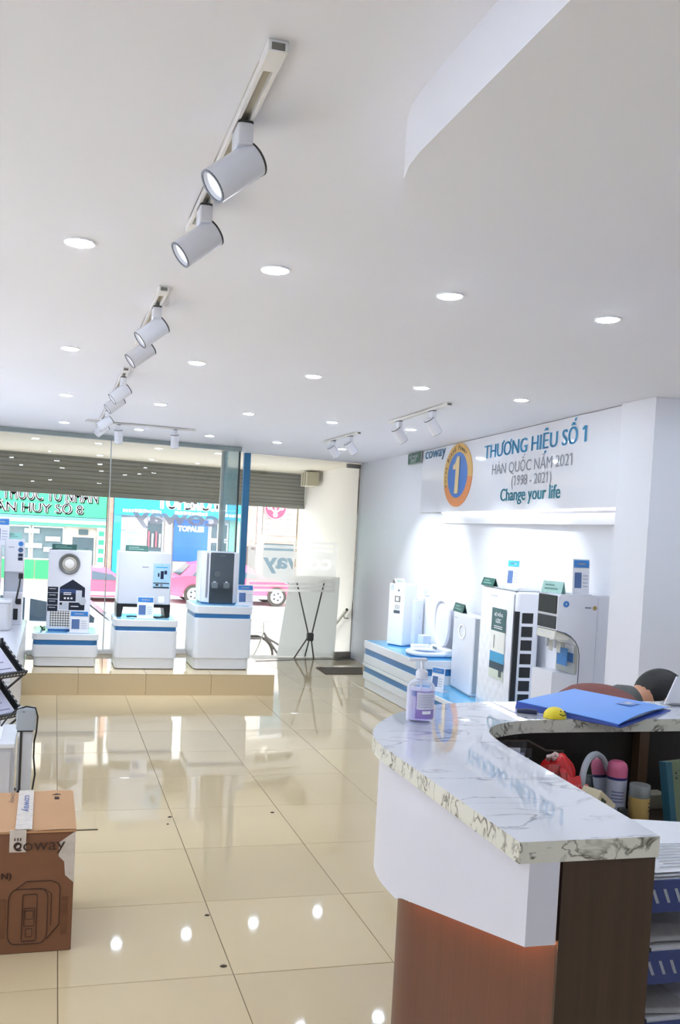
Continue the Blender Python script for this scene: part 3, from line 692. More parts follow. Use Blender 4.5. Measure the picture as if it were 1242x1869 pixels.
for p_, q_ in (((-.22, .02), (0, .12)), ((.22, .02), (0, .12)), ((0, .12), (0, -.24)), ((-.18, -.02), (0, -.18)), ((.18, -.02), (0, -.18))): MB().cyl((7.62+p_[0], -.208, 2.3+p_[1]), (7.62+q_[0], -.208, 2.3+q_[1]), .03, n=6).build('white_link', PAPER, rd)
text('lettering', 'Dr. Của Ngon', PAPER, t3, 7.22, 7.86, 1.50, 1.62, -.135)
bx('arched_window', SHOPD, t3, 7.3, -.1, -.5, 8.4, -.02, 1.0)
ar = MB().prism([(7.3+.55+.55*math.cos(R(x)), 1.02+.24*math.sin(R(x))) for x in range(0, 181, 12)], -.1, -.04, 'y').build('arch_panel', BRICK, t3)
bx('side_pilaster', mat('pilaster', (170, 156, 132), .8, var=.25, scale=5), t3, 8.5, -.2, -.9, 8.8, 0, 4)
for x in (7.4, 9.6): bwin(t3, x, 4.4, x+1.4, 6.1, ALU, SHOPG)
for x0, x1, nm in ((-34, -9.1, 'plain cream house row far left beyond the pharmacy'), (13.1, 50, 'plain cream house row far right beyond the beige shop')):
    hgt = thing('house_row', nm, 'building', (0, YB, 0)); bx('wall', mat('bld_cream', (214, 200, 186), .8), hgt, x0, 0, -.9, x1, 5, 8)
    for k in range(int((x1-x0)/3.2)): bwin(hgt, x0+.8+3.2*k, 1.2, x0+2.4+3.2*k, 3.0, ALU, SHOPG)

# ================================================================== display pedestals on the platform
def pedestal(label, x0, x1, yf, depth, zs, z0=.195):
    """zs: top of plinth, body, band, slab"""
    t = thing('display_pedestal', label, 'pedestal', ((x0+x1)/2, yf+depth/2, z0), 0, 'white pedestals with blue band on the platform')
    w = (x1-x0)/2; d = depth/2; zp, zb, zn, zt = [z-z0 for z in zs]
    rr = lambda k: rrect(-w+k, -d+k, w-k, d-k, .05)
    MB().prism(rr(.027), 0, .008).build('shadow_gap', BLACK, t, smooth=True)
    MB().prism(rr(.02), .008, zp-.002).build('plinth', PEDW, t, smooth=True, bevel=.002)
    MB().prism(rr(.005), zp, zb).build('body', PEDW, t, smooth=True, bevel=.003)
    MB().prism(rr(.012), zb, zn).build('blue_band', PEDB, t, smooth=True)
    MB().prism(rr(0), zn, zt-.003).build('top_slab', PEDW, t, smooth=True, bevel=.003)
    MB().prism(rrect(-w+.03, -d+.03, w-.03, d-.03, .04), zt-.003, zt).build('top_panel', PEDTOP, t, smooth=True)
    return t
pedestal('low white pedestal with blue band under the round-lens purifier', -.24, .36, 5.28, .56, (.29, .40, .447, .507))
pedestal('middle-height white pedestal with blue band under the purifier on black legs', .49, 1.085, 5.19, .58, (.302, .556, .596, .66))
pedestal('tallest white pedestal with blue band under the dark-fronted water dispenser', 1.23, 1.80, 5.20, .60, (.308, .69, .732, .808))

def price_card(x, y, z, rz, w, h, label, head=BLUEC):
    t = thing('price_card', label, 'price card', (x, y, z), rz, 'white price cards with blue header')
    MB().box(-w*.62, -.02, 0, w*.62, .05, .004).build('foot', ACRYL if False else SILVER, t)
    MB().prism([(-.004, .004), (.002, .004), (.018, h), (.012, h)], -w/2, w/2, 'x').build('card', PAPER, t)
    sl_ = lambda z: -.005+.016*(z-.004)/(h-.004)
    def q(nm, m, xa, xb, za, zb):
        MB().add([(xa, sl_(za)-.0015, za), (xb, sl_(za)-.0015, za), (xb, sl_(zb)-.0015, zb), (xa, sl_(zb)-.0015, zb)], [(0, 1, 2, 3)]).build(nm, m, t)
    q('header', head, -w*.46, w*.46, h*.76, h*.97)
    q('header_print', PAPER, -w*.25, w*.25, h*.84, h*.89)
    q('picture', mat('picture_blue', (84, 112, 160), .4), -w*.40, w*.02, h*.18, h*.62)
    for k in range(4): q('print_line', mat('print_pale', (176, 186, 204), .6), w*.1, w*.40, h*(.22+.1*k), h*(.25+.1*k))
    return t
def topper(x, y, z, rz, w, h, label, m=GREENC):
    t = thing('topper_card', label, 'card', (x, y, z), rz, 'small folded cards on top of the appliances')
    MB().prism([(-.022, 0), (-.019, 0), (.0, h-.003), (.019, 0), (.022, 0), (.001, h), (-.001, h)], -w/2, w/2, 'x').build('card', m, t)
    for k in range(2):
        za = h*(.3+.3*k); ya = -.0225+.021*za/h
        MB().add([(-w*.36, ya-.001, za), (w*(.3-.2*k), ya-.001, za), (w*(.3-.2*k), ya+.003, za+h*.14), (-w*.36, ya+.003, za+h*.14)], [(0, 1, 2, 3)]).build('print_line', mat('print_mint', (120, 160, 150), .6), t)
    return t
def label_part(nm, m, t, pts, y): return MB().add([(x, y, z) for x, z in pts], [list(range(len(pts)))]).build(nm, m, t)
def lrect(nm, m, t, x0, z0, x1, z1, y): return label_part(nm, m, t, [(x0, z0), (x1, z0), (x1, z1), (x0, z1)], y)

# --- round-lens purifier (first pedestal)
a1 = thing('air_purifier', 'white tower air purifier with round silver lens and dark navy stickers', 'air purifier', (.077, 5.42, .508))
MB().prism(rrect(-.197, 0, .197, .25, .012), .022, .762).build('body', PLASTIC, a1, smooth=True, bevel=.006)
MB().box(-.18, .01, 0, .18, .24, .022).build('base', PEDB, a1)
MB().box(-.19, .012, .745, -.12, .02, .768).build('power_button', BLACK, a1)
cx, cz = -.006, .635
rg = MB().lathe([(.098, 0), (.098, .012), (.090, .018), (.072, .012), (.066, .004)], (0, 0, 0), 40).xf(Matrix.Translation((cx, .001, cz)) @ Matrix.Rotation(R(90), 4, 'X')).build('lens_bezel', mat('bezel_grey', (112, 112, 110), .35), a1, smooth=True)
MB().lathe([(.066, 0), (.066, .006), (.05, .012), (.048, .006)], (0, 0, 0), 32).xf(Matrix.Translation((cx, .001, cz)) @ Matrix.Rotation(R(90), 4, 'X')).build('lens_ring', mat('ring_beige', (196, 190, 178), .3), rg, smooth=True)
MB().ball((0, 0, .008), .046, .046, .014, 24, 8).xf(Matrix.Translation((cx, 0, cz)) @ Matrix.Rotation(R(90), 4, 'X')).build('lens', mat('lens_white', (238, 236, 230), .1), rg, smooth=True)
NAVYD = mat('sticker_navy', (26, 34, 52), .3, var=.3, scale=30)
label_part('house_sticker', NAVYD, a1, [(-.085, .285), (.145, .285), (.145, .415), (.03, .49), (-.085, .415)], -.001)
hs = lrect('house_shade', mat('sticker_blue', (48, 72, 118), .3, var=.2), a1, -.08, .36, .06, .40, -.002)
for k in range(3): lrect('dot', PAPER, a1, -.045+.03*k, .305, -.027+.03*k, .322, -.0025)
lrect('product_picture', SILVER, a1, .062, .285, .118, .39, -.003); MB().prism(circ(.125, .29, .034, .038, 20), -.004, 0, 'y').build('round_picture', mat('pic_grey', (190, 194, 202), .4), a1)
for k in range(2): lrect('caption_line', PAPER, a1, -.05, .345+.016*k, .02, .353+.016*k, -.0025)
for k in range(4):
    q = lrect('side_sticker', NAVYD, a1, -.193, .19+.058*k, -.10, .243+.058*k, -.001); lrect('print_line', PAPER, q, -.18, .222+.058*k, -.12, .227+.058*k, -.002)
lrect('lower_sticker', NAVYD, a1, -.0, .203, .145, .275, -.001); lrect('pale_sticker', SILVER, a1, -.09, .208, -.006, .275, -.001); lrect('caption_line', PAPER, a1, .02, .235, .09, .243, -.002); lrect('dark_mark', BLACK, a1, -.082, .25, -.06, .272, -.002)
gr = mat('grille_mesh', (214, 214, 216), .4); n_, l_, b_ = nodes(gr)
tcg = n_.new('ShaderNodeTexCoord'); mpg = n_.new('ShaderNodeMapping'); mpg.inputs['Rotation'].default_value = (0, R(45), 0); mpg.inputs['Scale'].default_value = (62, 1, 62)
chk = n_.new('ShaderNodeTexChecker'); chk.inputs['Scale'].default_value = 1.0; chk.inputs[1].default_value = (*lin((112, 108, 100)), 1); chk.inputs[2].default_value = (*lin((228, 228, 228)), 1)
l_.new(tcg.outputs['Object'], mpg.inputs[0]); l_.new(mpg.outputs[0], chk.inputs[0]); l_.new(chk.outputs[0], b_.inputs['Base Color'])
lrect('air_grille', gr, a1, -.165, .045, .17, .195, -.0008)
price_card(.178, 5.34, .508, 0, .17, .205, 'price card standing in front of the round-lens purifier')
topper(.02, 5.50, 1.272, 0, .225, .05, 'dark green card lying on top of the round-lens purifier')
cb = MB().tube([(-.13, 5.66, .52), (-.16, 5.62, .515), (-.17, 5.55, .54), (-.15, 5.52, .515), (-.13, 5.56, .513)], .006, 6).xf(Matrix.Translation((-.077, -5.42, -.508))).build('power_cord', RUBBER, a1, smooth=True)

# --- purifier on black legs (second pedestal)
a2 = thing('air_purifier', 'boxy silver-grey purifier standing on black legs', 'air purifier', (.77, 5.36, .66))
MB().prism(rrect(-.25, 0, .25, .34, .02), .13, .625).build('body', mat('silver_body', (204, 208, 216), .3, var=.01), a2, smooth=True, bevel=.008)
for s in (-1, 1): MB().prism([(s*.25, .005), (s*.205, .005), (s*.19, .10), (s*.255, .10)][::s], .02, .33, 'y').build('leg', BLACK, a2, bevel=.004)
MB().box(-.253, .015, .098, .253, .335, .132).build('leg_bar', BLACK, a2, bevel=.004)
lrect('brand_mark', PRINT, a2, -.03, .478, .03, .486, -.001)
q = lrect('feature_sticker', mat('sticker_sky', (160, 196, 222), .35, var=.15, scale=30), a2, .075, .285, .235, .52, -.0012)
for x0, z0, x1, z1, m in ((.08, .33, .23, .338, BLACK), (.08, .288, .23, .30, BLACK), (.12, .395, .135, .43, NAVY), (.145, .375, .175, .45, NAVY), (.18, .42, .205, .455, NAVY), (.10, .31, .13, .325, BLACK), (.145, .305, .17, .325, PRINT), (.10, .48, .21, .49, TXTBLUE)): lrect('sticker_detail', m, q, x0, z0, x1, z1, -.0022)
lrect('care_label', PAPER, a2, .13, .15, .19, .21, -.0012)
price_card(.78, 5.30, .66, 0, .155, .205, 'price card standing in front of the purifier on black legs')
topper(.69, 5.45, 1.286, 0, .215, .055, 'dark green card lying on top of the purifier with black legs')
MB().tube([(.62, 5.42, .666), (.66, 5.38, .672), (.72, 5.40, .668), (.80, 5.44, .668), (.90, 5.40, .668), (.96, 5.38, .668), (.90, 5.35, .666), (.80, 5.37, .666), (.70, 5.36, .666)], .006, 6).xf(Matrix.Translation((-.77, -5.36, -.66))).build('power_cord', RUBBER, a2, smooth=True)

# --- water dispenser (third pedestal)
a3 = thing('water_dispenser', 'white countertop water dispenser with dark grey front panel and two taps', 'water dispenser', (1.50, 5.38, .808))
MB().prism([(-.115, 0), (.14, 0), (.185, .04), (.185, .36), (-.185, .36), (-.185, .06)], .012, .505).build('body', PLASTIC, a3, bevel=.012, seg=3)
MB().prism([(-.10, .02), (.13, .02), (.17, .05), (.17, .35), (-.17, .35), (-.17, .08)], 0, .012).build('foot', PEDB, a3)
MB().prism(rrect(-.108, .012, .125, .50, .012), -.004, .01, 'y').build('front_panel', DGREY, a3, bevel=.002)
MB().prism(rrect(-.108, .012, .125, .17, .004), -.0045, 0, 'y').build('lower_panel', mat('panel_dark', (60, 68, 74), .3), a3)
MB().lathe([(.026, 0), (.026, .008), (.02, .012), (.019, .008)], (0, 0, 0), 24).xf(Matrix.Translation((-.035, -.004, .29)) @ Matrix.Rotation(R(90), 4, 'X')).build('dial', mat('dial_grey', (100, 110, 116), .2), a3, smooth=True)
for x in (-.06, .055):
    tp = MB().prism([(x-.028, .155), (x+.028, .155), (x+.03, .21), (x-.03, .21)], -.03, -.004, 'y').build('tap_lever', mat('lever_grey', (110, 118, 124), .3), a3, bevel=.004); MB().cyl((x, -.015, .205), (x, -.015, .222), .012, n=12).build('tap_knob', SILVER, tp, smooth=True)
lrect('brand_mark', PRINT, a3, -.02, .47, .04, .474, -.0055)
flm = MB().add([(-.184, .075, .06), (-.118, .004, .06), (-.118, .004, .495), (-.184, .075, .495)], [(0, 1, 2, 3)]).xf(Matrix.Translation((-.003, -.003, 0))).build('protective_film', ACRYL, a3)
price_card(1.735, 5.30, .808, 0, .155, .20, 'price card beside the dark-fronted water dispenser')

# ================================================================== left display counter with appliances
lc = thing('display_counter', 'long white display counter at the left edge of the room', 'counter', (-.305, 4.1, 0))
MB().box(-.9, -1.5, 0, 0, 1.6, .06).build('plinth', PEDW, lc); MB().box(-.9, -1.5, .06, .0, 1.6, .545).build('body', PEDW, lc, bevel=.004); MB().box(-.9, -1.5, .545, .006, 1.6, .58).build('top', PLASTIC, lc, bevel=.006)
t = thing('water_dispenser', 'slim white tower with round blue stickers at the far left', 'water dispenser', (-.42, 5.25, .58))
MB().prism(rrect(-.085, 0, .085, .24, .015), .0, .30).build('lower_body', PLASTIC, t, smooth=True, bevel=.006); MB().prism(rrect(-.085, .05, .085, .24, .015), .30, .50).build('recess_body', SILVER, t, smooth=True)
MB().prism(rrect(-.085, 0, .085, .24, .015), .48, .775).build('upper_body', PLASTIC, t, smooth=True, bevel=.006)
for z, m in ((.735, BLUEC), (.68, mat('sticker_slate', (60, 90, 130), .4))): MB().prism(circ(.055, z, .022), -.003, 0, 'y').build('round_sticker', m, t)
for z in (.62, .585): lrect('side_sticker', NAVY, t, .035, z, .075, z+.028, -.002)
lrect('tower_print', PRINT, t, -.05, .70, .0, .705, -.002)
lrect('dark_latch', BLACK, t, .045, .42, .085, .47, -.002); MB().tube([(.06, -.004, .42), (.055, -.004, .36), (.035, -.004, .25), (.03, -.006, .2)], .008, 6).build('black_strap', BLACK, t); MB().box(.03, -.02, .19, .075, 0, .24).build('strap_buckle', BLACK, t, bevel=.004); MB().box(.01, -.02, .05, .05, 0, .15).build('black_clip', BLACK, t, bevel=.004)
topper(-.44, 5.33, 1.357, 0, .15, .055, 'pale green card on top of the slim white tower at far left', mat('card_mint', (150, 206, 196), .4, var=.2))
t = thing('water_dispenser', 'white appliance with curved silver front cut off by the left edge', 'water dispenser', (-.645, 5.10, .58))
MB().prism(rrect(-.14, .02, .115, .28, .02), 0, .71).build('body', PLASTIC, t, smooth=True, bevel=.008)
MB().lathe([(.085, .45), (.10, .47), (.10, .57), (.085, .58)], (-.01, .03, 0), 24).build('silver_front', mat('silver_front', (170, 174, 186), .2, metal=.5), t, smooth=True)
MB().box(-.12, -.03, .24, .07, .02, .40).build('drip_front', mat('drip_blue', (206, 222, 232), .3), t, bevel=.02); lrect('dark_sticker', NAVY, t, .045, .25, .065, .37, -.032)
lrect('photo_sticker', mat('photo', (120, 80, 80), .4, var=.6, scale=60), t, .06, .60, .10, .67, .018)
price_card(-.55, 5.28, 1.29, 0, .16, .25, 'price card on the appliance cut off by the left edge')
t = thing('small_appliance', 'small white rounded box on the left display counter', 'appliance', (-.55, 4.82, .58))
MB().prism(rrect(-.16, 0, .14, .22, .04), .0, .235).build('body', mat('box_grey_white', (206, 206, 208), .35), t, smooth=True, bevel=.015); MB().prism(rrect(-.165, -.005, .145, .225, .04), .235, .262).build('lid', PLASTIC, t, smooth=True, bevel=.008)

# brochure rack
rk = thing('brochure_rack', 'black perforated metal brochure rack with papers at the left edge', 'rack', (-.208, 2.2, 0), R(45))
# local frame: low edges run along -x ... (world -45 deg), slope rises along local +y
RKM = mat('rack_black', (34, 34, 36), .45); HOLE = mat('rack_hole', (214, 214, 216), .6)
for z in (.665, .435):
    S = Vector((0, .198, .165)).normalized(); Lk = .30; N = Vector((0, -S.z, S.y)); Xv = Vector((1, 0, 0)); Q = Matrix((Xv, S, Vector((0, -S.z, S.y)))).transposed()
    c0 = Vector((-.17, 0, z))
    ty = MB().obox(c0+S*.13, (.34, .26, .003), Q).build('tray', RKM, rk)
    for x in (-.008, -.332): MB().obox(Vector((x, 0, z))+S*.13+N*.012, (.016, .27, .028), Q).build('tray_side', RKM, ty)
    MB().obox(c0+N*.018, (.345, .012, .036), Q).build('tray_lip', RKM, ty)
    for k in range(7): MB().obox(Vector((-.008, 0, z))+S*(.03+.036*k)+N*.0265, (.008, .015, .002), Q).build('hole', HOLE, ty)
    for k in range(14): MB().obox(Vector((-.02-.023*k, 0, z))-S*.0065+N*.02, (.010, .002, .010), Q).build('hole', HOLE, ty)
    for k in range(3): MB().obox(c0+Vector((-.01*k, 0, 0))+S*(.125+.006*k)+N*(.006+.003*k), (.26, .22, .002), Q).build('brochure', mat('brochure_lilac', (206, 204, 224), .5, var=.08, scale=30) if k else PAPER, ty)
    for k in range(3): MB().obox(c0+S*(.05+.05*k)+N*.0135, (.20-.05*k, .006, .001), Q).build('brochure_print', PRINT, ty)
    MB().cyl((-.01, 0, z), (-.01, .13, z-.10), .007, n=8).build('strut', RKM, rk, smooth=True)
for x in (-.02, -.32):
    MB().cyl((x, .17, 0), (x, .17, .86), .009, n=8).build('post', RKM, rk, smooth=True)
    MB().cyl((x, -.02, .008), (x, .36, .008), .008, n=8).build('foot', RKM, rk, smooth=True)
lcab = thing('low_cabinet', 'low white cabinet with papers on top, cut off by the left edge', 'cabinet', (-.56, 1.72, 0))
MB().box(-.32, -.2, 0, .33, .2, .42).build('body', mat('cabinet_grey', (198, 198, 202), .4), lcab, bevel=.004); MB().box(-.33, -.21, .42, .34, .21, .445).build('top', PEDW, lcab, bevel=.004)
bx('door', mat('cabinet_grey', (198, 198, 202), .4), lcab, -.31, -.208, .02, .0, -.2, .405); bx('door', mat('cabinet_grey', (198, 198, 202), .4), lcab, .005, -.208, .02, .32, -.2, .405)
tag(MB().box(-.50, 1.58, .446, -.29, 1.86, .450).build('paper_sheet', PAPER), 'white paper sheets lying on the low cabinet', 'paper')
ps = thing('display_stand', 'white upright display pole with grey head beside the cardboard box', 'stand', (-.176, 1.65, 0))
MB().prism(rrect(-.05, -.012, .05, .09, .012), 0, .02).build('foot', PEDW, ps, smooth=True)
MB().prism(rrect(-.036, 0, .036, .04, .008), .02, .50).build('column', PEDW, ps, smooth=True, bevel=.002)
MB().box(-.026, -.004, .10, -.014, 0, .48).build('slide_rail', mat('rail_dark', (70, 68, 66), .4), ps); MB().box(-.03, -.012, .03, -.006, -.003, .17).build('slide_block', DARK, ps, bevel=.002)
MB().prism(rrect(-.047, .475, .049, .592, .02), -.02, .05, 'y').build('head', GREYP, ps, smooth=True, bevel=.006); lrect('head_mark', DARK, ps, -.018, .575, -.004, .578, -.0225)
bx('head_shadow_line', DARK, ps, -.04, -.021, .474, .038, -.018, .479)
MB().tube([(-.12, .0, .50), (-.09, -.01, .545), (-.05, -.012, .585), (.0, -.012, .602), (.045, -.012, .595), (.058, -.012, .55), (.054, -.01, .47), (.045, .0, .42), (.045, .02, .33), (.055, .0, .25), (.045, 0, .17)], .0045, 6).build('cable', RUBBER, ps, smooth=True)

# cardboard box
CARD_SHADE = mat('cardboard', (126, 84, 58), .75, var=.06, scale=5); CARD_LIT = mat('cardboard_top_lit', (186, 142, 100), .75, var=.06, scale=6); INK = mat('cardboard_ink', (66, 42, 30), .7)  # same cardboard twice: shaded sides and lit top set by colour
TAPE = mat('clear_tape', (206, 196, 186), .18, var=.2, scale=40)
cbx = thing('cardboard_box', 'brown cardboard carton sealed with printed tape on the floor at lower left', 'box', (-.20, .255, 0), R(.5))
MB().box(-.26, 0, 0, .246, .445, .437).build('carton', CARD_SHADE, cbx, bevel=.004)
fl = MB().grid(lambda u, v: (-.262+.511*u, -.004+.452*v, .4505+.003*math.sin(9*u)-.004*(v < .01)), 20, 6); fl.build('flap', CARD_LIT, cbx, smooth=True)
MB().box(-.262, -.003, .438, .249, .449, .446).build('flap_edge', CARD_LIT, cbx)
MB().box(.036, -.006, .4535, .094, .45, .456).build('tape', TAPE, cbx); MB().box(.018, -.006, .372, .075, -.002, .452).build('tape_end', TAPE, cbx); MB().prism([(.19, .40), (.247, .44), (.247, .25), (.215, .28), (.21, .33), (.19, .35)], -.0015, 0, 'y').build('torn_tape', TAPE, cbx)
text('lettering', 'coway', INK, cbx, .035, .212, .362, .405, -.007)
MB().frame(circ(.046, .395, .014, .014, 16), circ(.046, .395, .008, .008, 16), -.009, -.0075, 'y').build('logo_ring', INK, cbx)
for x in (.036, .046, .056): MB().box(x-.002, -.0085, .414, x+.002, -.0075, .424).build('logo_ray', INK, cbx)
text('lettering', 'N)', INK, cbx, -.005, .028, .268, .298, -.003, fat=.001)
K = lambda x: .022+(x+.148)*.669
def line(pts, r_=.0018, nm='print_line'): MB().tube([(K(x), -.002, z) for x, z in pts], r_, 4).build(nm, INK, cbx)
rr_ = lambda x0, z0, x1, z1, r: [p for p in rrect(x0, z0, x1, z1, r)]+[(x0, z0+r)]
line(rr_(-.148, .035, .055, .235, .04)); line([(-.125, .23), (-.06, .262), (.07, .262), (.108, .25), (.118, .23), (.118, .10), (.055, .05)]); line([(-.10, .235), (.04, .232), (.073, .215), (.075, .10)], .0014)
line(rr_(-.075, .045, .0, .215, .008)); line(rr_(-.065, .10, -.012, .165, .005), .0014); line(rr_(-.06, .125, -.018, .155, .004), .0012); line(rr_(-.055, .06, -.022, .09, .004), .0012)
for x0, x1 in ((-.02, .015), (.205, .23)): bx('shaded_print', mat('ink_pale', (112, 72, 46), .75, var=.4, scale=30), cbx, x0, -.0015, .06, x1, -.001, .20)
def toptext(body, m_, x, y, w_, h_):
    o_ = text('lettering', body, m_, cbx, 0, w_, 0, h_, 0, flat=0.); o_.location = (x, y, .4572); o_.rotation_euler = (0, 0, R(-90))
toptext('coway', mat('tape_blue', (40, 84, 160), .4), .05, .38, .20, .028)
toptext('coway', INK, .0, .42, .13, .02)
MB().prism([(.165, .385), (.20, .385), (.183, .40)], .4545, .4556).build('arrow_mark', INK, cbx)
for k in range(3): MB().box(.174, .35-.012*k, .4545, .192, .356-.012*k, .4556).build('stack_mark', INK, cbx)

# floor bits
for k, (x, y, s, lb) in enumerate([(.585, 1.66, .012, 'small dark debris speck on the floor tile joint beyond the carton'), (.56, 1.55, .007, 'tiny dark speck on the tile beside the joint debris'), (1.155, 1.68, .012, 'small dark debris speck on the second long tile joint'), (.575, .06, .014, 'small dark speck on the near tile joint'), (.585, .47, .011, 'small brown speck on the tile in front of the lamp reflections')]):
    tag(MB().ball((x, y, .0015), s, s*.7, .003, 8, 4).build('debris_speck', mat('debris', (70, 56, 40), .8)), lb, 'debris')
tag(MB().box(.08, 1.50, .0, .20, 1.512, .003).build('floor_strip', mat('strip_brown', (92, 76, 54), .7)), 'short dark strip lying on the tiles right of the carton', 'strip')

# ================================================================== right-hand stepped display and appliances
def tier(name, label, x0, ya, yb, z0, zp, zb, zn, zt):
    t = thing(name, label, 'pedestal', (x0, (ya+yb)/2, z0)); yc = (ya+yb)/2
    P = lambda k: [(k, ya-yc+k), (wx(ya)-x0-.004, ya-yc+k), (wx(yb)-x0-.004, yb-yc-k), (k, yb-yc-k)]
    if zp > z0: MB().prism(P(.02), .004, zp-z0).build('plinth', PEDW, t); MB().prism(P(.03), 0, .004).build('shadow_gap', BLACK, t)
    MB().prism(P(.004), zp-z0, zb-z0).build('body', PEDW, t, bevel=.003)
    MB().prism(P(.014), zb-z0, zn-z0).build('blue_band', PEDB, t)
    MB().prism(P(0), zn-z0, zt-z0-.003).build('top_slab', PEDW, t, bevel=.003)
    MB().prism(P(.02), zt-z0-.003, zt-z0).build('top_panel', mat('tier_blue_top', (110, 186, 228), .12), t)
tier('display_plinth', 'long low white plinth with blue band along the right wall', 3.02, 1.75, 5.42, 0, .094, .165, .222, .26)
tier('display_plinth', 'shorter upper white step with blue band on the long plinth', 3.02, 4.10, 5.42, .26, .26, .344, .405, .483)

s = thing('water_purifier', 'slim white two-part purifier with small stickers on the upper step', 'water purifier', (3.30, 5.06, .483), R(30))
MB().prism(rrect(-.135, -.08, .06, .11, .012), .012, .61).build('tall_body', PLASTIC, s, smooth=True, bevel=.006)
MB().prism(rrect(.0, -.12, .135, .10, .012), .012, .455).build('front_body', mat('plastic_cool', (226, 232, 242), .25), s, smooth=True, bevel=.006)
MB().box(-.12, -.10, 0, .125, .10, .012).build('base', PEDB, s)
for y0, z0, y1, z1, m, k in ((.035, .43, -.035, .49, mat('sticker_grey', (128, 128, 124), .4), 0), (.02, .442, -.015, .478, PAPER, 1), (.03, .36, -.03, .405, mat('sticker_light', (190, 190, 188), .4, var=.5, scale=90), 0), (.04, .32, -.035, .35, DGREY, 0), (.0, .535, -.02, .555, DGREY, 0), (.09, .54, .05, .595, mat('sticker_pale_blue', (186, 198, 224), .4), 0)):
    MB().add([(-.1358-.0008*k, y0, z0), (-.1358-.0008*k, y1, z0), (-.1358-.0008*k, y1, z1), (-.1358-.0008*k, y0, z1)], [(0, 1, 2, 3)]).build('sticker', m, s)
MB().frame(circ(.075, .31, .02), circ(.075, .31, .017), -.1222, -.12, 'y').build('round_mark', SILVER, s); lrect('indicator', DGREY, s, .07, .275, .08, .283, -.1215)
topper(3.215, 5.06, 1.094, R(30), .16, .045, 'white printed card on top of the slim two-part purifier', mat('card_cream', (214, 210, 204), .5, var=.3, scale=60))

# bidet seat
bd = thing('bidet_seat', 'white electronic toilet seat with raised lid on the upper step', 'toilet seat', (3.30, 4.40, .483), R(-91.7))
def oval(w, l, yb, n=28, sq=2.4):
    pts = []
    for k in range(n):
        a_ = 2*math.pi*k/n; c_, s_ = math.cos(a_), math.sin(a_)
        pts.append((w*math.copysign(abs(c_)**(2/sq), c_), yb+l*math.copysign(abs(s_)**(2/sq), s_)))
    return pts
MB().prism(oval(.18, .20, -.03), .0, .012).build('cushion_base', PEDB, bd, smooth=True)
MB().frame(oval(.185, .205, -.03), oval(.11, .125, -.04), .012, .045).build('seat_ring', PLASTIC, bd, smooth=True, bevel=.012)
MB().prism(rrect(-.19, .05, .19, .13, .03), .012, .085).build('rear_unit', PLASTIC, bd, smooth=True, bevel=.02)
MB().prism(rrect(-.23, -.12, -.18, .06, .01), .02, .075).build('control_arm', PLASTIC, bd, smooth=True, bevel=.01)
lrect('control_window', mat('window_dark', (84, 110, 112), .3), bd, -.1, .052, .0, .076, .0487)
lo = oval(.17, .22, 0, 32); li = oval(.145, .195, 0, 32)
MB().frame([(x, .30+z) for x, z in lo], [(x, .30+z) for x, z in li], .07, .098, 'y').build('lid_rim', PLASTIC, bd, smooth=True, bevel=.006)
MB().prism([(x, .30+z) for x, z in li], .085, .093, 'y').build('lid', PLASTIC, bd, smooth=True)
tag(MB().box(3.36, 4.74, .484, 3.44, 4.86, .62).build('grey_box', mat('pale_blue_box', (206, 216, 230), .5), bevel=.004), 'pale blue carton behind the toilet seat by the wall', 'box')

tp = thing('air_purifier', 'tall flat white purifier with round ring emblem on the low plinth', 'air purifier', (3.31, 3.83, .26), R(-97.7))
MB().prism(rrect(-.255, 0, .255, .12, .015), .015, .665).build('body', PLASTIC, tp, smooth=True, bevel=.006); MB().box(-.25, .015, 0, .25, .11, .015).build('base', GREYP, tp)
MB().box(.2555, .02, .03, .258, .10, .65).build('side_seam', GREYP, tp)
MB().frame(circ(.0, .515, .085, .06, 32), circ(.0, .518, .072, .05, 32), -.006, 0, 'y').build('ring_emblem', CHROME, tp, smooth=True)
lrect('brand_mark', PRINT, tp, -.22, .615, -.14, .62, -.001); MB().prism(circ(-.15, .08, .008, n=10), -.003, 0, 'y').build('indicator', SILVER, tp)
topper(3.36, 4.0, .925, R(-97.7), .26, .075, 'dark green card on top of the tall flat purifier')
price_card(3.12, 3.86, .26, R(-62), .13, .20, 'price card on the low plinth beside the tall flat purifier')

q = thing('air_purifier', 'large white purifier with quilted front, green sticker and dark side vents', 'air purifier', (3.15, 3.0, .26), R(-94))
MB().prism(rrect(-.30, .02, .30, .22, .04), .02, .945).build('body', PLASTIC, q, smooth=True, bevel=.02, seg=3)
def qf(u, v):
    x = -.285+.57*u; z = .03+.90*v
    d_ = abs(math.sin(math.pi*(x/.10+z/.13)))*abs(math.sin(math.pi*(x/.10-z/.13)))
    e = min(1, min(u, 1-u, v*1.5, (1-v)*1.5)*12)
    return (x, .014-.014*e-.004*d_*e, z)
MB().grid(qf, 48, 64).build('quilted_front', PLASTIC, q, smooth=True, angle=80)
MB().prism(rrect(-.26, .03, .26, .21, .03), 0, .02).build('foot', GREYP, q)
MB().box(.287, .022, .02, .304, .055, .80).build('vent_backing', BLACK, q)
for k in range(8):
    MB().box(.3005, .075, .03+.098*k, .3025, .16, .105+.098*k).build('vent_slot', BLACK, q); MB().box(.295, .068, .106+.098*k, .3045, .165, .122+.098*k).build('vent_bar', PLASTIC, q)
MB().box(-.29, .02, .944, .29, .21, .95).build('top_grille', GREYP, q)
stk = lrect('feature_sticker', mat('sticker_green', (40, 84, 86), .35), q, -.03, .63, .215, .80, -.0065)
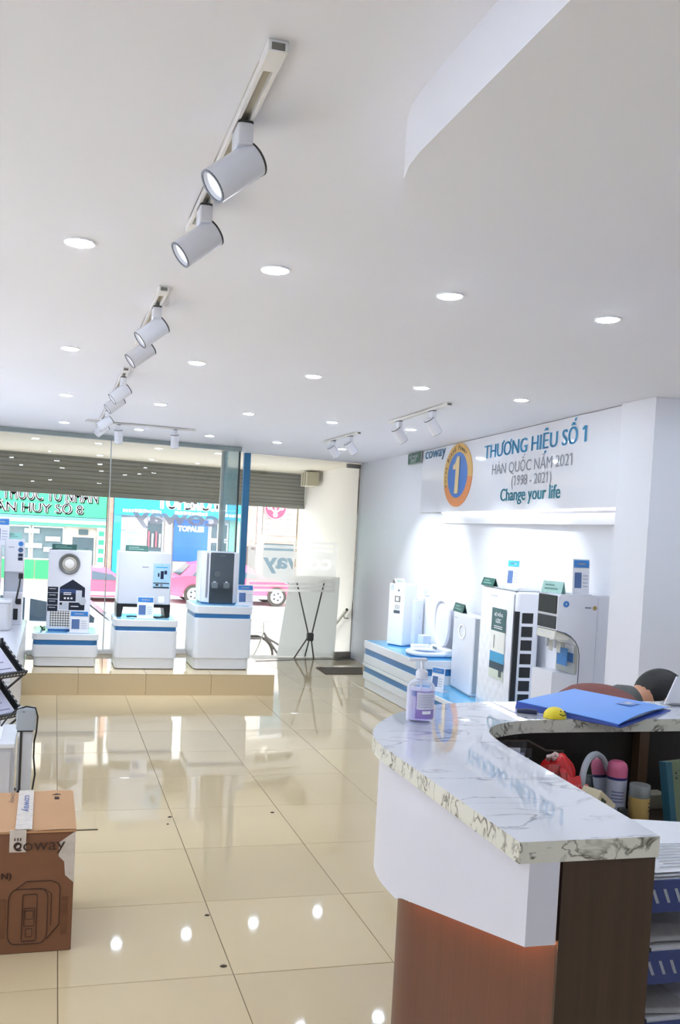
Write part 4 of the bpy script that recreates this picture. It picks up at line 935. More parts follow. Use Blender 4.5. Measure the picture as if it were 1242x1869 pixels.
lrect('sticker_window', mat('sticker_cream', (226, 226, 220), .4), q, -.03, .475, .215, .63, -.0065); lrect('sticker_band', mat('sticker_blue2', (52, 150, 196), .35), q, -.03, .40, .215, .475, -.0065); lrect('sticker_foot', mat('sticker_dark', (38, 66, 84), .35), q, -.03, .345, .215, .40, -.0065); lrect('sticker_base', mat('sticker_sage', (206, 214, 200), .4), q, -.03, .28, .215, .345, -.0065)
text('lettering', 'HỆ THỐNG', PAPER, stk, .02, .165, .735, .775, -.0085, bold=.02); text('lettering', 'LỌC', PAPER, stk, .05, .135, .685, .725, -.0085, bold=.02)
for z in (.65, .664): lrect('print_line', PAPER, stk, .02, z, .165, z+.005, -.0085)
lrect('figure_mark', DGREY, q, .03, .50, .04, .60, -.0085); lrect('house_mark', DGREY, q, .14, .30, .19, .35, -.0085); lrect('brand_mark', PRINT, q, -.06, .885, .06, .89, -.008)
topper(3.20, 3.20, 1.21, R(-94), .22, .06, 'green and white folded card on top of the quilted purifier')
price_card(3.24, 2.93, 1.21, R(-60), .10, .215, 'price card with teal header on top of the quilted purifier', TEALC)

# floor-standing cooler: side profile extruded; front looks to -x
wc = thing('water_cooler', 'large white water cooler with dark control panels and arched dispensing bay', 'water cooler', (3.0, 1.92, .26))
pf_ = [(.0, 0), (.385, 0), (.385, .975), (.02, .975), (.0, .955), (.0, .755)]
arcp = [(.02, .75), (.06, .742), (.10, .722), (.135, .69), (.158, .65), (.168, .60), (.170, .50), (.165, .475), (-.012, .495), (-.015, .46)]
MB().prism([(-.012, 0), (.385, 0), (.385, .972), (.372, .985), (.02, .985), (.0, .97), (.0, .758)]+arcp, 0, .235, 'y').build('body', PLASTIC, wc, smooth=True, angle=25)
MB().prism([(-.002, .755), (.02, .749), (.06, .741), (.10, .721), (.11, .712), (.09, .695), (.03, .695), (-.01, .70)], .012, .225, 'y').build('tap_housing', mat('cream_plastic', (224, 222, 212), .3), wc, smooth=True, bevel=.005)
MB().box(.150, .01, .48, .169, .225, .69).build('bay_back', mat('bay_grey', (176, 178, 172), .4), wc)
o = MB().tube([(x, -.0015, z) for x, z in [(-.0, .756)]+arcp[:7]+[(.166, .20)]], .003, 5).build('bay_outline', DGREY, wc)
for y in (.07, .16):
    MB().cyl((.035, y, .695), (.035, y, .64), .014, .010, 12).build('tap', SILVER, wc, smooth=True); MB().cyl((-.006, y, .724), (-.001, y, .724), .016, n=16).build('tap_button', PLASTIC, wc, smooth=True)
    MB().box(.06, y-.02, .61, .068, y+.02, .68).build('tap_lever', mat('lever_pale', (210, 210, 204), .3), wc, bevel=.003)
for z0, z1, m in ((.86, .975, BLACK), (.765, .845, mat('charcoal', (44, 48, 52), .3, var=.3, scale=20))): MB().box(-.006, .012, z0, .001, .222, z1).build('control_panel', m, wc, bevel=.002)
lrect('panel_mark', SILVER, wc, .0, 0, .001, .001, 0)
for x, z, m in ((.055, .925, BLUEC), (.26, .905, mat('gold_badge', (170, 146, 88), .35))):
    bq = MB().prism(circ(x, z, .020 if m is BLUEC else .014, n=20), -.003, 0, 'y').build('round_badge', m, wc)
MB().prism([(.051, .925), (.055, .915), (.059, .925), (.055, .935)], -.0045, -.003, 'y').build('badge_mark', PAPER, wc)
lrect('badge_caption', PRINT, wc, .19, .902, .235, .91, -.001)
MB().box(.1485, .03, .55, .15, .13, .66).build('bay_sticker', PAPER, wc); MB().box(.1478, .03, .55, .1486, .13, .61).build('bay_sticker_band', BLUEC, wc)
MB().box(.10, .03, .53, .106, .14, .64).build('bay_card', mat('bay_card', (70, 130, 190), .4, var=.5, scale=60), wc)
MB().box(.28, -.0015, .0, .283, 0, .97).build('rear_seam', SILVER, wc)
topper(2.99+.05, 2.05, 1.245, R(-75), .17, .075, 'pale green filter card on top of the water cooler', mat('card_mint2', (176, 216, 206), .4, var=.25, scale=40))
price_card(3.19, 1.98, 1.245, R(-8), .11, .225, 'tall price card on top of the water cooler')

# ================================================================== reception counter
ct = thing('reception_counter', 'curved reception counter with marble top, white slanted apron and walnut body', 'counter', (.776, -1.525, 0))
def P2(pts): return [(x-.776, y+1.525) for x, y in pts]
def smooth_path(pts, n=4):
    out = []
    for i in range(len(pts)-1):
        p0, p1, p2, p3 = pts[max(i-1, 0)], pts[i], pts[i+1], pts[min(i+2, len(pts)-1)]
        for k in range(n):
            t_ = k/n
            out.append(tuple(.5*((2*p1[c])+(-p0[c]+p2[c])*t_+(2*p0[c]-5*p1[c]+4*p2[c]-p3[c])*t_*t_+(-p0[c]+3*p1[c]-3*p2[c]+p3[c])*t_**3) for c in (0, 1)))
    out.append(pts[-1]); return out
OUT = [(.776, -1.525)]+smooth_path([(.776, -.95), (.777, -.80), (.808, -.675), (.885, -.545), (1.0, -.42), (1.14, -.325), (1.32, -.278), (1.5, -.265)], 4)+[(2.9, -.26)]
INN = [(2.9, -.53)]+smooth_path([(1.7, -.545), (1.48, -.545), (1.34, -.555), (1.225, -.605), (1.155, -.69), (1.125, -.82), (1.115, -.95)], 4)+[(1.105, -1.1), (1.072, -1.525)]
slab = OUT+INN
m = MB(); n = len(slab); s2 = P2(slab)[::-1]
m.mi = 0; m.add([(x, y, 1.02) for x, y in s2], [list(range(n))]); m.mi = 1
m.add([(x, y, .98) for x, y in s2], [list(range(n))[::-1]])
m.add([(x, y, z) for z in (.98, 1.02) for x, y in s2], [(i, (i+1) % n, n+(i+1) % n, n+i) for i in range(n)])
m.build('marble_top', [MARBLE, MARBLEE], ct, smooth=True, angle=30)
def offs(path, d):
    out = []
    for i, p in enumerate(path):
        a_ = path[max(i-1, 0)]; b_ = path[min(i+1, len(path)-1)]
        tx, ty = b_[0]-a_[0], b_[1]-a_[1]; L_ = math.hypot(tx, ty); out.append((p[0]+ty/L_*d, p[1]-tx/L_*d))
    return out
OUTF = [(.776, -1.525+.025*k) for k in range(23)]+OUT[1:]
ap0 = offs(OUTF, .022); ap1 = offs(OUTF, .085)
APW = mat('apron_white', (218, 218, 227), .3, var=.01)
def apz(p):
    z = .823-.27*(p[1]+1.52); return max(z, .655) if p[1] < -.93 else .655+.0*(p[1])
m = MB(); n = len(ap0); A0 = P2(ap0); A1 = P2(ap1); vs = []
for k in range(n):
    zb = apz(ap0[k]); vs += [(A0[k][0], A0[k][1], zb), (A0[k][0], A0[k][1], .98), (A1[k][0], A1[k][1], .98), (A1[k][0], A1[k][1], zb)]
fs = [(0, 1, 2, 3), tuple(4*(n-1)+i for i in (3, 2, 1, 0))]
for k in range(n-1):
    for i in range(4): j = (i+1) % 4; fs.append((4*k+i, 4*(k+1)+i, 4*(k+1)+j, 4*k+j))
m.add(vs, fs).build('apron', APW, ct, smooth=True, angle=30)
bo = offs(OUTF, .094); bi_ = [(2.9, -.47), (1.5, -.48), (1.36, -.49), (1.24, -.54), (1.13, -.62), (1.075, -.74), (1.066, -.9), (1.066, -1.515)]
bo[0] = (bo[0][0], -1.515)
MB().prism(P2(bo+bi_)[::-1], 0, .98).build('body', WOOD, ct, smooth=True, angle=30)
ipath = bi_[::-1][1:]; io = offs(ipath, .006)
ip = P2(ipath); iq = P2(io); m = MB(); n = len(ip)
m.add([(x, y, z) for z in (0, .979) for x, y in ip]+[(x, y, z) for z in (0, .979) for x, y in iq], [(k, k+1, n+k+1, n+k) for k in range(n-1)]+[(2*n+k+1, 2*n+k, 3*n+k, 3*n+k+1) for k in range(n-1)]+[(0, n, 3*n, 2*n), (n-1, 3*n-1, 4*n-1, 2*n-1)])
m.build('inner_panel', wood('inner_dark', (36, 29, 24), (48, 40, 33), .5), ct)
MB().box(.094, .004, .0, .292, .011, .98).build('end_panel', WOODD, ct)
st = offs(OUTF, .06); st2 = offs(OUTF, .075)
m = MB(); vs = []; S0 = P2(st); S1 = P2(st2); k0, k1 = 2, 28
for k in range(k0, k1):
    z = apz(ap0[k])-.004; vs += [(S0[k][0], S0[k][1], z-.006), (S0[k][0], S0[k][1], z), (S1[k][0], S1[k][1], z), (S1[k][0], S1[k][1], z-.006)]
fs = []
for k in range(k1-k0-1):
    for i in range(4): j = (i+1) % 4; fs.append((4*k+i, 4*(k+1)+i, 4*(k+1)+j, 4*k+j))
m.add(vs, fs).build('led_strip', LEDW, ct)
dk = thing('office_desk', 'dark wooden work desk inside the reception counter', 'desk', (1.08, -.95, 0))
MB().box(.20, .08, .715, 1.75, .46, .74).build('desk_top', WOODD, dk, bevel=.003)
MB().box(1.72, .08, 0, 1.75, .46, .715).build('side_panel', WOODD, dk)
MB().box(.70, .425, .74, .735, .46, .978).build('divider_post', wood('post_walnut', (72, 50, 34), (98, 72, 50), .5), dk)

# ------------------------------------------------------------------ things on the counter ledge
ZC = 1.02
sb = thing('sanitizer_bottle', 'clear pump bottle of lilac hand sanitizer on the marble counter', 'bottle', (.994, -.565, ZC))
def thinglass(name, tint, fac):
    m_ = bpy.data.materials.new(name); m_.use_nodes = True; nt = m_.node_tree; b_ = nt.nodes['Principled BSDF']; out = nt.nodes['Material Output']
    b_.inputs['Base Color'].default_value = (*tint, 1); b_.inputs['Roughness'].default_value = .06
    t_ = nt.nodes.new('ShaderNodeBsdfTransparent'); t_.inputs[0].default_value = (*[min(1, x*1.05) for x in tint], 1)
    lw = nt.nodes.new('ShaderNodeLayerWeight'); lw.inputs[0].default_value = fac
    mx_ = nt.nodes.new('ShaderNodeMixShader'); nt.links.new(lw.outputs['Facing'], mx_.inputs[0]); nt.links.new(t_.outputs[0], mx_.inputs[1]); nt.links.new(b_.outputs[0], mx_.inputs[2]); nt.links.new(mx_.outputs[0], out.inputs[0])
    return m_
GEL = thinglass('lilac_gel', (.80, .76, .92), .42); CLR = thinglass('clear_plastic', (.90, .91, .95), .35)
MB().lathe([(.034, 0), (.040, .006), (.041, .10), (.039, .112), (.030, .122), (.017, .127), (.016, .137)], n=32).build('bottle_body', CLR, sb, smooth=True)
MB().lathe([(.036, .012), (.0385, .016), (.0385, .095), (.0385, .098)], n=28).build('gel', GEL, sb, smooth=True)
def wrap(nm, m_, a0, a1, z0, z1, r_): MB().grid(lambda u, v: (r_*math.sin(R(a0+(a1-a0)*u)), -r_*math.cos(R(a0+(a1-a0)*u)), z0+(z1-z0)*v), 14, 1).build(nm, m_, sb, smooth=True)
wrap('label_purple', mat('label_purple', (140, 118, 182), .4), -42, 50, .018, .098, .0416); wrap('label_white', mat('label_lilac', (214, 212, 226), .4), -38, 46, .045, .095, .042); wrap('label_tag', PAPER, -14, 24, .032, .041, .042)
for k in range(8): wrap('label_line', mat('label_ink', (150, 146, 166), .5), -33, 40-6*(k % 3), .051+.005*k, .0524+.005*k, .0423)
MB().lathe([(.017, .130), (.0185, .133), (.0175, .150), (.012, .156), (.006, .158)], n=24).build('collar', PLASTIC, sb, smooth=True)
MB().cyl((0, 0, .155), (0, 0, .182), .0055, n=12).build('pump_stem', PLASTIC, sb, smooth=True)
MB().prism(rrect(-.045, -.008, .014, .008, .006), .181, .190).build('nozzle', PLASTIC, sb, smooth=True, bevel=.003)
MB().cyl((0, 0, .03), (0, 0, .13), .003, n=8).build('dip_tube', PLASTIC, sb, smooth=True)

fd = thing('ring_binder', 'blue plastic binder stuffed with papers lying across the counter ledge', 'binder', (1.697, -.393, ZC), R(33.5))
FB = mat('binder_blue', (92, 156, 240), .35, var=.04); FBD = mat('binder_dark', (40, 70, 160), .4)
def cov(z0): return lambda u, v: (-.22+.44*u, -.165+.33*v, z0+.014*(v**.8)*(1-.3*u)+.010*math.sin(math.pi*u)*(1-v))
def sheet(fn, th, nm, m_, par):
    g_ = MB(); N = 14
    g_.grid(fn, N, 8); k_ = len(g_.v)
    lo_ = [(x, y, z-th) for x, y, z in g_.v]; fs_ = [[i+k_ for i in f_][::-1] for f_ in g_.f]
    g_.v += lo_; g_.f += fs_; g_.m += [0]*len(fs_)
    ed = list(range(N+1))+[(N+1)*j+N for j in range(1, 9)]+[(N+1)*8+i for i in range(N-1, -1, -1)]+[(N+1)*j for j in range(7, 0, -1)]
    for i in range(len(ed)): a_, b_ = ed[i], ed[(i+1) % len(ed)]; g_.f.append([b_, a_, a_+k_, b_+k_]); g_.m.append(0)
    return g_.build(nm, m_, par, smooth=True, angle=40)
sheet(cov(.010), .002, 'top_cover', FB, fd)
sheet(lambda u, v: (-.225+.44*u, -.175+.345*v, .0030), .0025, 'bottom_cover', FBD, fd)
for k in range(4): sheet(lambda u, v, k=k: (-.19+.40*u+.006*k, -.150+.30*v+.003*k, .0035+.0012*k+(.010*v**.8*(1-.3*u)+.006*math.sin(math.pi*u)*(1-v))*(k+1)/5), .001, 'paper', PAPER, fd)
sheet(lambda u, v: (-.225+.006*u+.003*math.sin(3.1*v), -.165+.335*v, .003+.0065*u+.013*(v**.8)*u), .001, 'spine', FBD, fd)
MB().grid(lambda u, v: (.05+.10*u, -.10+.05*v, cov(.0122)((.05+.10*u+.22)/.44, (-.10+.05*v+.165)/.33)[2]), 8, 4).build('sticker', mat('binder_sticker', (76, 132, 212), .3), fd, smooth=True)
for k in range(4): MB().grid(lambda u, v, k=k: (.078+.012*k+.008*u, -.085+.02*v, cov(.0128)((.078+.012*k+.008*u+.22)/.44, (-.085+.02*v+.165)/.33)[2]), 1, 1).build('sticker_print', PAPER, fd)
yb = thing('stress_ball', 'small yellow half-round smiley toy on the counter beside the binder', 'toy', (1.472, -.517, ZC))
MB().ball((0, 0, .004), .036, .032, .030, 24, 10, .47, 1.).build('dome', mat('toy_yellow', (244, 220, 50), .4), yb, smooth=True)
for x in (.006, .020): MB().ball((x, -.022, .024), .0025, .002, .003, 8, 6).build('eye', BLACK, yb, smooth=True)
MB().tube([(-.002, -.029, .018), (.008, -.0305, .013), (.018, -.0285, .014), (.027, -.024, .018)], .0014, 6).build('smile', BLACK, yb)
tag(MB().tube([(1.385, -.44, ZC+.006), (1.41, -.455, ZC+.008), (1.435, -.475, ZC+.008)], [.006, .008, .007], 10).build('pen', mat('pen_dark', (36, 40, 70), .3), smooth=True), 'dark pen sticking out under the binder by the yellow toy', 'pen')
dh = thing('document_holder', 'white tilted document panel standing on the counter at the right edge', 'document holder', (2.02, -.33, ZC))
MB().prism([(0, .004), (.30, .004), (.33, .10), (.06, .10)], .0, .006, 'y').xf(Matrix.Rotation(R(-12), 4, 'X')).build('panel', PAPER, dh)
MB().box(.02, -.02, 0, .28, .05, .006).build('foot', ACRYL, dh)

# ------------------------------------------------------------------ things on the inner desk (top at z = .74)
ZD = .74
def spray(x, y, label, capm, h=.165, r_=.031):
    t_ = thing('spray_can', label, 'spray can', (x, y, ZD))
    MB().lathe([(r_*.9, 0), (r_, .004), (r_, h*.66), (r_*.96, h*.68)], n=28).build('can', mat('can_lilac', (188, 190, 206), .3, var=.08, scale=60), t_, smooth=True)
    MB().lathe([(r_*1.0, h*.66), (r_*1.02, h*.68), (r_*1.02, h*.70), (r_, h*.72)], n=28).build('collar', mat('collar_navy', (48, 44, 100), .3), t_, smooth=True)
    MB().lathe([(r_*1.01, h*.70), (r_*1.01, h*.86), (r_*.9, h*.94), (r_*.6, h*.99), (.002, h)], n=28).build('cap', capm, t_, smooth=True)
    for k in range(4): MB().grid(lambda u, v, k=k: ((r_+.0006)*math.sin(R(-60+70*u)), -(r_+.0006)*math.cos(R(-60+70*u)), h*(.25+.06*k)+.004*v), 8, 1).build('print_line', mat('can_print', (120, 120, 160), .5), t_)
spray(1.648, -.60, 'lilac spray can with rounded pink cap on the inner desk', mat('cap_pink', (218, 108, 142), .4))
ab = thing('amber_bottle', 'short bottle with yellow label and grey cap beside the pink-capped can', 'bottle', (1.688, -.66, ZD))
MB().lathe([(.028, 0), (.030, .003), (.030, .070)], n=28).build('label_body', mat('label_yellow', (206, 172, 104), .45, var=.06), ab, smooth=True)
MB().lathe([(.030, .070), (.0305, .072), (.0305, .104), (.029, .107)], n=28).build('cap', mat('cap_grey', (150, 154, 152), .25, metal=.3), ab, smooth=True)
for k in range(3): MB().grid(lambda u, v, k=k: (.0306*math.sin(R(20+35*u)), -.0306*math.cos(R(20+35*u)), .03+.012*k+.004*v), 6, 1).build('print', BLACK, ab)
tag(MB().box(1.615, -.68, ZD, 1.638, -.655, ZD+.038).build('dark_vial', mat('vial_dark', (58, 56, 50), .3), bevel=.003), 'small dark vial in front of the pink-capped can', 'vial')
mr_ = thing('table_mirror', 'round table mirror with pale grey rim leaning on the inner desk', 'mirror', (1.56, -.62, ZD), R(28))
Qm = Matrix.Translation((0, 0, .10)) @ Matrix.Rotation(R(84), 4, 'X')
rim = MB(); rim.tube([(.080*math.cos(2*math.pi*k/40), .088*math.sin(2*math.pi*k/40), 0) for k in range(40)], .010, 8, closed=True); rim.xf(Qm).build('rim', mat('rim_grey', (176, 182, 190), .3), mr_, smooth=True)
MB().lathe([(.074, -.002), (.074, .002)], n=36, M=Matrix.Diagonal((1, 1.1, 1))).xf(Qm).build('mirror_glass', mat('mirror', (225, 228, 230), .02, metal=1, var=0), mr_)
MB().prism(rrect(-.05, -.03, .05, .03, .02), 0, .012).build('base', mat('rim_grey', (176, 182, 190), .3), mr_, smooth=True)
rc_ = thing('red_pouch', 'crumpled red plastic pouch on the inner desk beside the mirror', 'pouch', (1.425, -.63, ZD))
def rp(u, v):
    a_ = 2*math.pi*u; t_ = math.pi*v
    k_ = 1+.12*math.sin(5*a_+4*t_)+.07*math.sin(11*a_)
    return (.050*k_*math.sin(t_)*math.cos(a_)*(1+.2*v), .045*k_*math.sin(t_)*math.sin(a_), .10-.098*math.cos(t_)+.012*math.sin(3*a_)*math.sin(t_))
RED = mat('pouch_red', (214, 32, 36), .35, var=.15, scale=25)
MB().grid(rp, 28, 14).build('pouch_body', RED, rc_, smooth=True, angle=80)
MB().grid(lambda u, v: (-.03+.07*u, -.05-.03*v, .165-.03*u-.06*v+.008*math.sin(8*u)), 10, 3).build('flap', RED, rc_, smooth=True)
text('lettering', 'uno', mat('pouch_print', (236, 130, 126), .5), rc_, -.01, .045, .11, .13, -.088)
MB().tube([(-.03+.02*math.cos(k*.8), -.01+.01*math.sin(k), .19+.008*math.sin(k*1.7)) for k in range(10)], .006, 6).build('drawstring', mat('string_pink', (214, 186, 180), .7), rc_, smooth=True)
jar = thing('storage_tin', 'green and silver tin behind the cream box', 'tin', (1.495, -.545, ZD))
MB().lathe([(.032, 0), (.034, .004), (.034, .10)], n=24).build('tin_body', mat('tin_green', (110, 130, 110), .4, var=.3, scale=30), jar, smooth=True); MB().lathe([(.036, .098), (.037, .101), (.037, .115), (.030, .119)], n=24).build('lid', mat('tin_lid', (160, 164, 166), .25, metal=.5), jar, smooth=True)
cr = thing('cream_box', 'tilted cream carton with dark green slot among the desk clutter', 'box', (1.47, -.745, ZD+.062))
Qb = Matrix.Rotation(R(20), 4, 'Z') @ Matrix.Rotation(R(35), 4, 'Y')
cm = MB().box(-.045, -.03, -.05, .045, .03, .05); cm.xf(Qb).build('carton', mat('cream_card', (222, 208, 172), .6), cr, bevel=.002)
MB().box(-.03, -.0315, -.035, -.005, -.0302, .035).xf(Qb).build('green_print', mat('print_green', (70, 84, 52), .6), cr); MB().box(.002, -.0315, -.03, .012, -.0302, .03).xf(Qb).build('yellow_print', mat('print_yellow', (196, 178, 90), .6), cr)
gb = thing('green_ledger', 'large green ledger with teal spine leaning in the inner desk', 'book', (1.76, -.72, ZD), R(12))
Ql = Matrix.Rotation(R(-10), 4, 'X')
MB().box(.0, 0, .0, .26, .004, .185).xf(Ql).build('front_cover', mat('ledger_green', (108, 122, 92), .55, var=.08), gb); MB().box(.003, .004, .003, .255, .022, .182).xf(Ql).build('pages', mat('pages_cream', (206, 200, 176), .7), gb); MB().box(0, .022, 0, .26, .026, .185).xf(Ql).build('back_cover', mat('ledger_green', (108, 122, 92), .55), gb)
MB().box(-.003, -.001, 0, .022, .027, .185).xf(Ql).build('spine', mat('spine_teal', (36, 88, 104), .5), gb, bevel=.002)
for z in (.140, .155): MB().box(.03, -.0012, z, .26, -.0002, z+.002).xf(Ql).build('ruled_line', mat('rule_green', (84, 96, 70), .6), gb); MB().box(.032, -.0014, z-.008, .04, -.0002, z-.003).xf(Ql).build('print_dot', BLACK, gb)
pw = thing('power_strip', 'cream power strip behind the amber bottle', 'power strip', (1.79, -.56, ZD)); MB().box(-.05, -.025, 0, .06, .025, .05).build('case', mat('strip_cream', (190, 184, 164), .5), pw, bevel=.004); MB().cyl((-.01, -.026, .03), (-.01, -.024, .03), .006, n=10).build('switch', BLACK, pw)
for k, (x, y, z, w, h, lb) in enumerate([(1.285, -.61, .74, .095, .215, 'clear acrylic sleeve with white papers tucked at the inside corner of the counter'), (1.345, -.70, .74, .10, .165, 'clear acrylic sleeve with white cards in front of the red pouch')]):
    t_ = thing('acrylic_holder', lb, 'holder', (x, y, z), R(-8+6*k))
    MB().box(-w/2, -.02, 0, w/2, -.017, h).build('front_wall', ACRYL, t_); MB().box(-w/2, .02, 0, w/2, .023, h+.012).build('back_wall', ACRYL, t_); MB().box(-w/2, -.02, 0, w/2, .023, .004).build('floor_plate', ACRYL, t_)
    for j in range(3): MB().box(-w/2+.006, -.012+.01*j, .004, w/2-.006-.01*j, -.010+.01*j, h-.03+.012*j).build('sheet', PAPER if j != 1 else mat('sheet_lilac', (206, 204, 226), .6), t_)
tag(MB().tube([(1.30, -.52, .95), (1.38, -.525, .95), (1.44, -.53, .92), (1.50, -.53, .918), (1.495, -.535, .88)], .004, 6).build('wire_bracket', mat('wire_brown', (96, 88, 80), .4)), 'thin wire bracket on the dark panel above the red pouch', 'bracket')

# document trays beside the end panel
lowc = thing('drawer_cabinet', 'low dark cabinet carrying the blue document trays', 'cabinet', (1.28, -1.32, 0)); MB().box(-.19, -.16, 0, .19, .16, .53).build('body', WOODD, lowc); bx('drawer', WOOD, lowc, -.17, -.168, .28, .17, -.16, .51); bx('drawer', WOOD, lowc, -.17, -.168, .03, .17, -.16, .26)
TRAY = mat('tray_blue', (44, 60, 116), .4); SLOT = mat('tray_slot', (150, 156, 168), .6)
for k, (z, nm) in enumerate([(.845, 'top'), (.70, 'middle'), (.555, 'bottom')]):
    t_ = thing('document_tray', f'dark blue slotted plastic document tray, {nm} of the stack beside the counter end', 'tray', (1.265, -1.32, z), 0, 'stacked blue document trays')
    MB().box(-.165, -.15, 0, .165, .15, .004).build('tray_floor', TRAY, t_)
    for nm2, bxs in (('front_wall', (-.165, -.153, 0, .165, -.148, .066)), ('back_wall', (-.165, .148, 0, .165, .153, .066)), ('side_wall', (-.168, -.15, 0, -.163, .15, .066)), ('side_wall', (.163, -.15, 0, .168, .15, .066))): MB().box(*bxs).build(nm2, TRAY, t_, bevel=.0015)
    for j in range(12): MB().prism([(-.15+.026*j, .020), (-.143+.026*j, .020), (-.155+.026*j, .048), (-.162+.026*j, .048)], -.1537, -.1532, 'y').build('slot', SLOT, t_)
    for x in (-.16, .16):
        if k: MB().box(x-.006, .12, .066, x+.006, .14, .145).build('riser', TRAY, t_)
    if k:
        tag(MB().grid(lambda u, v: (1.265-.155+.31*u, -1.32-.14+.28*v, z+.075+.006*math.sin(5*u+k)), 10, 4).build('paper_stack', mat('stack_paper', (196, 190, 184), .7, var=.2, scale=40)), f'loose papers lying in the {nm} blue tray', 'paper')
        pp = thing('paper_pile', f'pile of worn papers filling the {nm} blue tray', 'paper', (1.265, -1.32, z+.004))
        for j in range(6): MB().box(-.155+.004*(j % 3), -.145, .0115*j, .155-.003*(j % 2), .14, .0115*j+.0085).build('sheet_bundle', mat(f'bundle_{j % 3}', [(206, 202, 198), (180, 172, 164), (214, 212, 214)][j % 3], .7), pp)
tp_ = thing('paper_sheets', 'white printed sheets heaped on the top blue tray', 'paper', (1.265, -1.32, .85))
for j in range(4): MB().grid(lambda u, v: (-.155+.30*u+.004*j, -.15+.29*v+.004*j, .052+.006*j+.012*math.sin(2.2*u+.5*j)*v), 8, 6).build('sheet', PAPER, tp_, smooth=True)
for j in range(9): MB().grid(lambda u, v: (-.10+.2*u-.02*(j == 0), -.12+.014*j+.003*v, .0722+.012*math.sin(2.2*((-.10+.2*u+.143)/.30)+1.5)*((.02+.014*j)/.29)), 10, 1).build('print_line', mat('ink_line', (120, 120, 124), .6), tp_)

# ------------------------------------------------------------------ person dozing behind the counter
def skin(name, chains, mt, parent, lvl=2, root=0):
    vs, es, rad, idx = [], [], [], {}
    for ch in chains:
        prev = None
        for (p, r_) in ch:
            key = tuple(round(c, 4) for c in p)
            if key not in idx: idx[key] = len(vs); vs.append(p); rad.append(r_)
            if prev is not None: es.append((prev, idx[key]))
            prev = idx[key]
    me = bpy.data.meshes.new(name); me.from_pydata(vs, es, []); me.update(); me.materials.append(mt)
    o_ = bpy.data.objects.new(name, me); COL.objects.link(o_); o_.parent = parent
    o_.modifiers.new('skin', 'SKIN')                       # also makes the radius layer
    lay = me.skin_vertices[0].data
    for i, r_ in enumerate(rad): lay[i].radius = (r_, r_) if not isinstance(r_, tuple) else r_; lay[i].use_root = (i == root)
    sm = o_.modifiers.new('subsurf', 'SUBSURF'); sm.levels = lvl; sm.render_levels = lvl
    o_.modifiers['skin'].use_smooth_shade = True
    return o_
SKINM = mat('skin', (206, 150, 116), .5, var=.05, scale=20); JACK = mat('rust_jacket', (122, 66, 58), .75, var=.15, scale=9, bump=1.); TROU = mat('dark_trousers', (44, 46, 56), .8); HAIR = mat('black_hair', (24, 22, 22), .6, var=.3, scale=60, bump=.3); COLLAR = mat('grey_collar', (88, 90, 86), .7)
pe = thing('person', 'person in a rust red jacket bent forward with head down behind the counter', 'person', (1.83, .15, .025))
B = lambda k=0.: [[((0, 0, .60), .135+k), ((.06, 0, .74), .13+k), ((.19, 0, .85), .128+k), ((.31, 0, .882), .118+k)]]
arms = lambda k=0., e=3: [[((.31, 0, .882), .118+k), ((.30, s*.15, .865), .066+k), ((.40, s*.24, .775), .05+k), ((.52, s*.17, .79), .042+k), ((.62, s*.10, .785), .032+k)][:e+2] for s in (-1, 1)]
legs = lambda k=0.: [[((0, 0, .60), .135+k), ((.04, s*.10, .575), .092+k), ((.24, s*.12, .575), .078+k), ((.42, s*.13, .56), .066+k), ((.42, s*.13, .33), .055+k), ((.40, s*.13, .11), .04+k)] for s in (-1, 1)]
feet = [[((.40, s*.13, .11), .04), ((.42, s*.13, .055), .045), ((.54, s*.13, .045), .04)] for s in (-1, 1)]
headc = [[((.31, 0, .882), .118), ((.41, 0, .905), .06), ((.46, 0, .915), .062), ((.515, 0, .935), .095), ((.565, 0, .925), .10), ((.615, 0, .885), .072)]]
hand = []
for s in (-1, 1):
    w_ = ((.62, s*.10, .785), .032); pm = ((.665, s*.085, .772), .028); hand.append([w_, pm])
    for j, ln in enumerate((.050, .058, .054, .044)):
        y0 = s*(.062+.013*j); hand.append([pm, ((.70, y0, .770), .010), ((.70+ln*.6, y0, .766), .009), ((.70+ln, y0, .756), .008)])
    hand.append([pm, ((.675, s*.055, .768), .011), ((.70, s*.042, .762), .009), ((.72, s*.040, .757), .008)])
skin('body', B()+arms()+legs()+feet+headc+hand, SKINM, pe)
skin('jacket', B(.014)+[[((.31, 0, .882), .132), ((.375, 0, .897), .088)]]+arms(.016, 3), JACK, pe)
skin('trousers', legs(.014), TROU, pe)
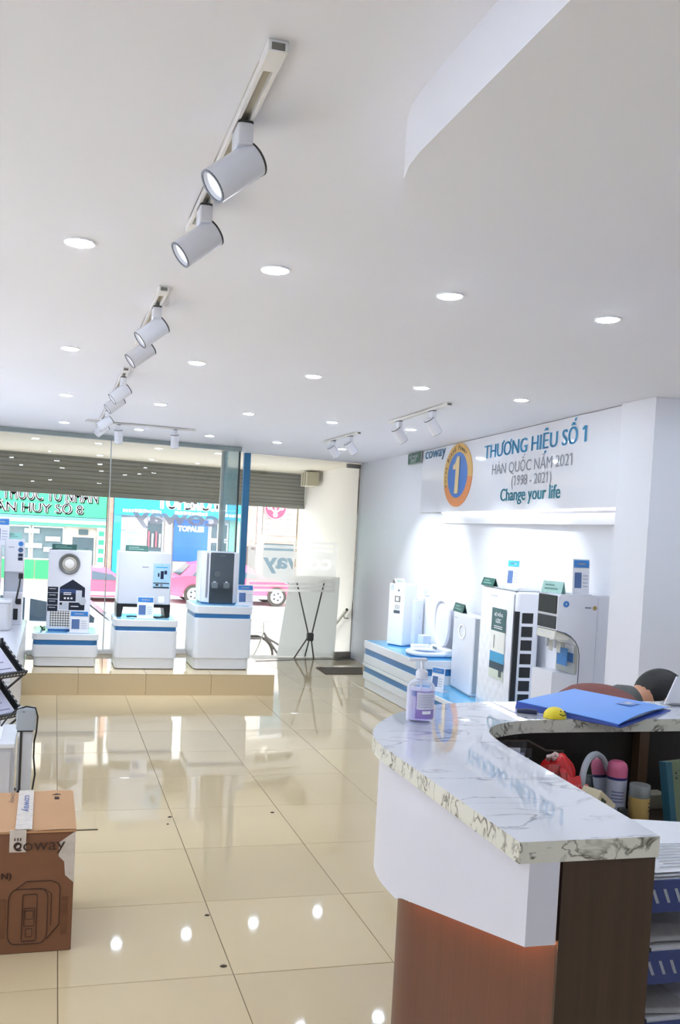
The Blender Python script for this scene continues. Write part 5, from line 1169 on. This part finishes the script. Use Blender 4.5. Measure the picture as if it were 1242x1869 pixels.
MB().lathe([(.080, -.02), (.082, .01), (.072, .045), (.066, .062)], (.365, 0, .896), 24, Vector((.9, 0, .2)).to_track_quat('Z', 'Y').to_matrix()).build('collar', COLLAR, pe, smooth=True)
def hr_(u, v):
    a_ = 2*math.pi*u; t_ = math.pi*v*.64
    k_ = 1+.02*math.sin(26*a_)
    p_ = Vector((.104*k_*math.sin(t_)*math.cos(a_), .092*k_*math.sin(t_)*math.sin(a_), .100*math.cos(t_)))
    return tuple(Matrix.Rotation(R(-24), 3, 'Y') @ p_ + Vector((.545, 0, .945)))
MB().grid(hr_, 48, 14).build('hair', HAIR, pe, smooth=True, angle=80)
for s in (-1, 1):
    MB().ball((.52, s*.086, .915), .022, .010, .030, 12, 8).build('ear', SKINM, pe, smooth=True)
    MB().ball((.632, s*.032, .897), .012, .016, .007, 10, 6).build('eye', mat('eyelid', (150, 100, 80), .5), pe, smooth=True)
    MB().prism([(.36, s*.13-.048), (.57, s*.13-.048), (.60, s*.13), (.57, s*.13+.048), (.36, s*.13+.048)], .001, .06).build('shoe', BLACK, pe, bevel=.02)
MB().ball((.655, 0, .870), .018, .014, .022, 12, 8).build('nose', SKINM, pe, smooth=True); MB().ball((.635, 0, .835), .010, .024, .008, 12, 6).build('mouth', mat('lips', (170, 96, 88), .5), pe, smooth=True)
stl = thing('stool', 'low round stool under the person in the rust jacket', 'stool', (1.84, .15, .0))
MB().lathe([(.16, .43), (.17, .44), (.17, .475), (.155, .485)], n=28).build('seat', BLACK, stl, smooth=True); MB().cyl((0, 0, .02), (0, 0, .43), .025, n=14).build('column', CHROME, stl, smooth=True); MB().lathe([(.19, 0), (.19, .012), (.04, .03)], n=28).build('base', CHROME, stl, smooth=True)
sd = thing('side_table', 'small white table the person leans on behind the counter', 'table', (2.62, .15, 0))
MB().box(-.28, -.33, .715, .35, .33, .735).build('table_top', WHITE, sd, bevel=.004)
for x, y in ((-.0, -.30), (-.0, .30), (.32, -.30), (.32, .30)): MB().box(x-.02, y-.02, 0, x+.02, y+.02, .715).build('leg', ALU, sd)
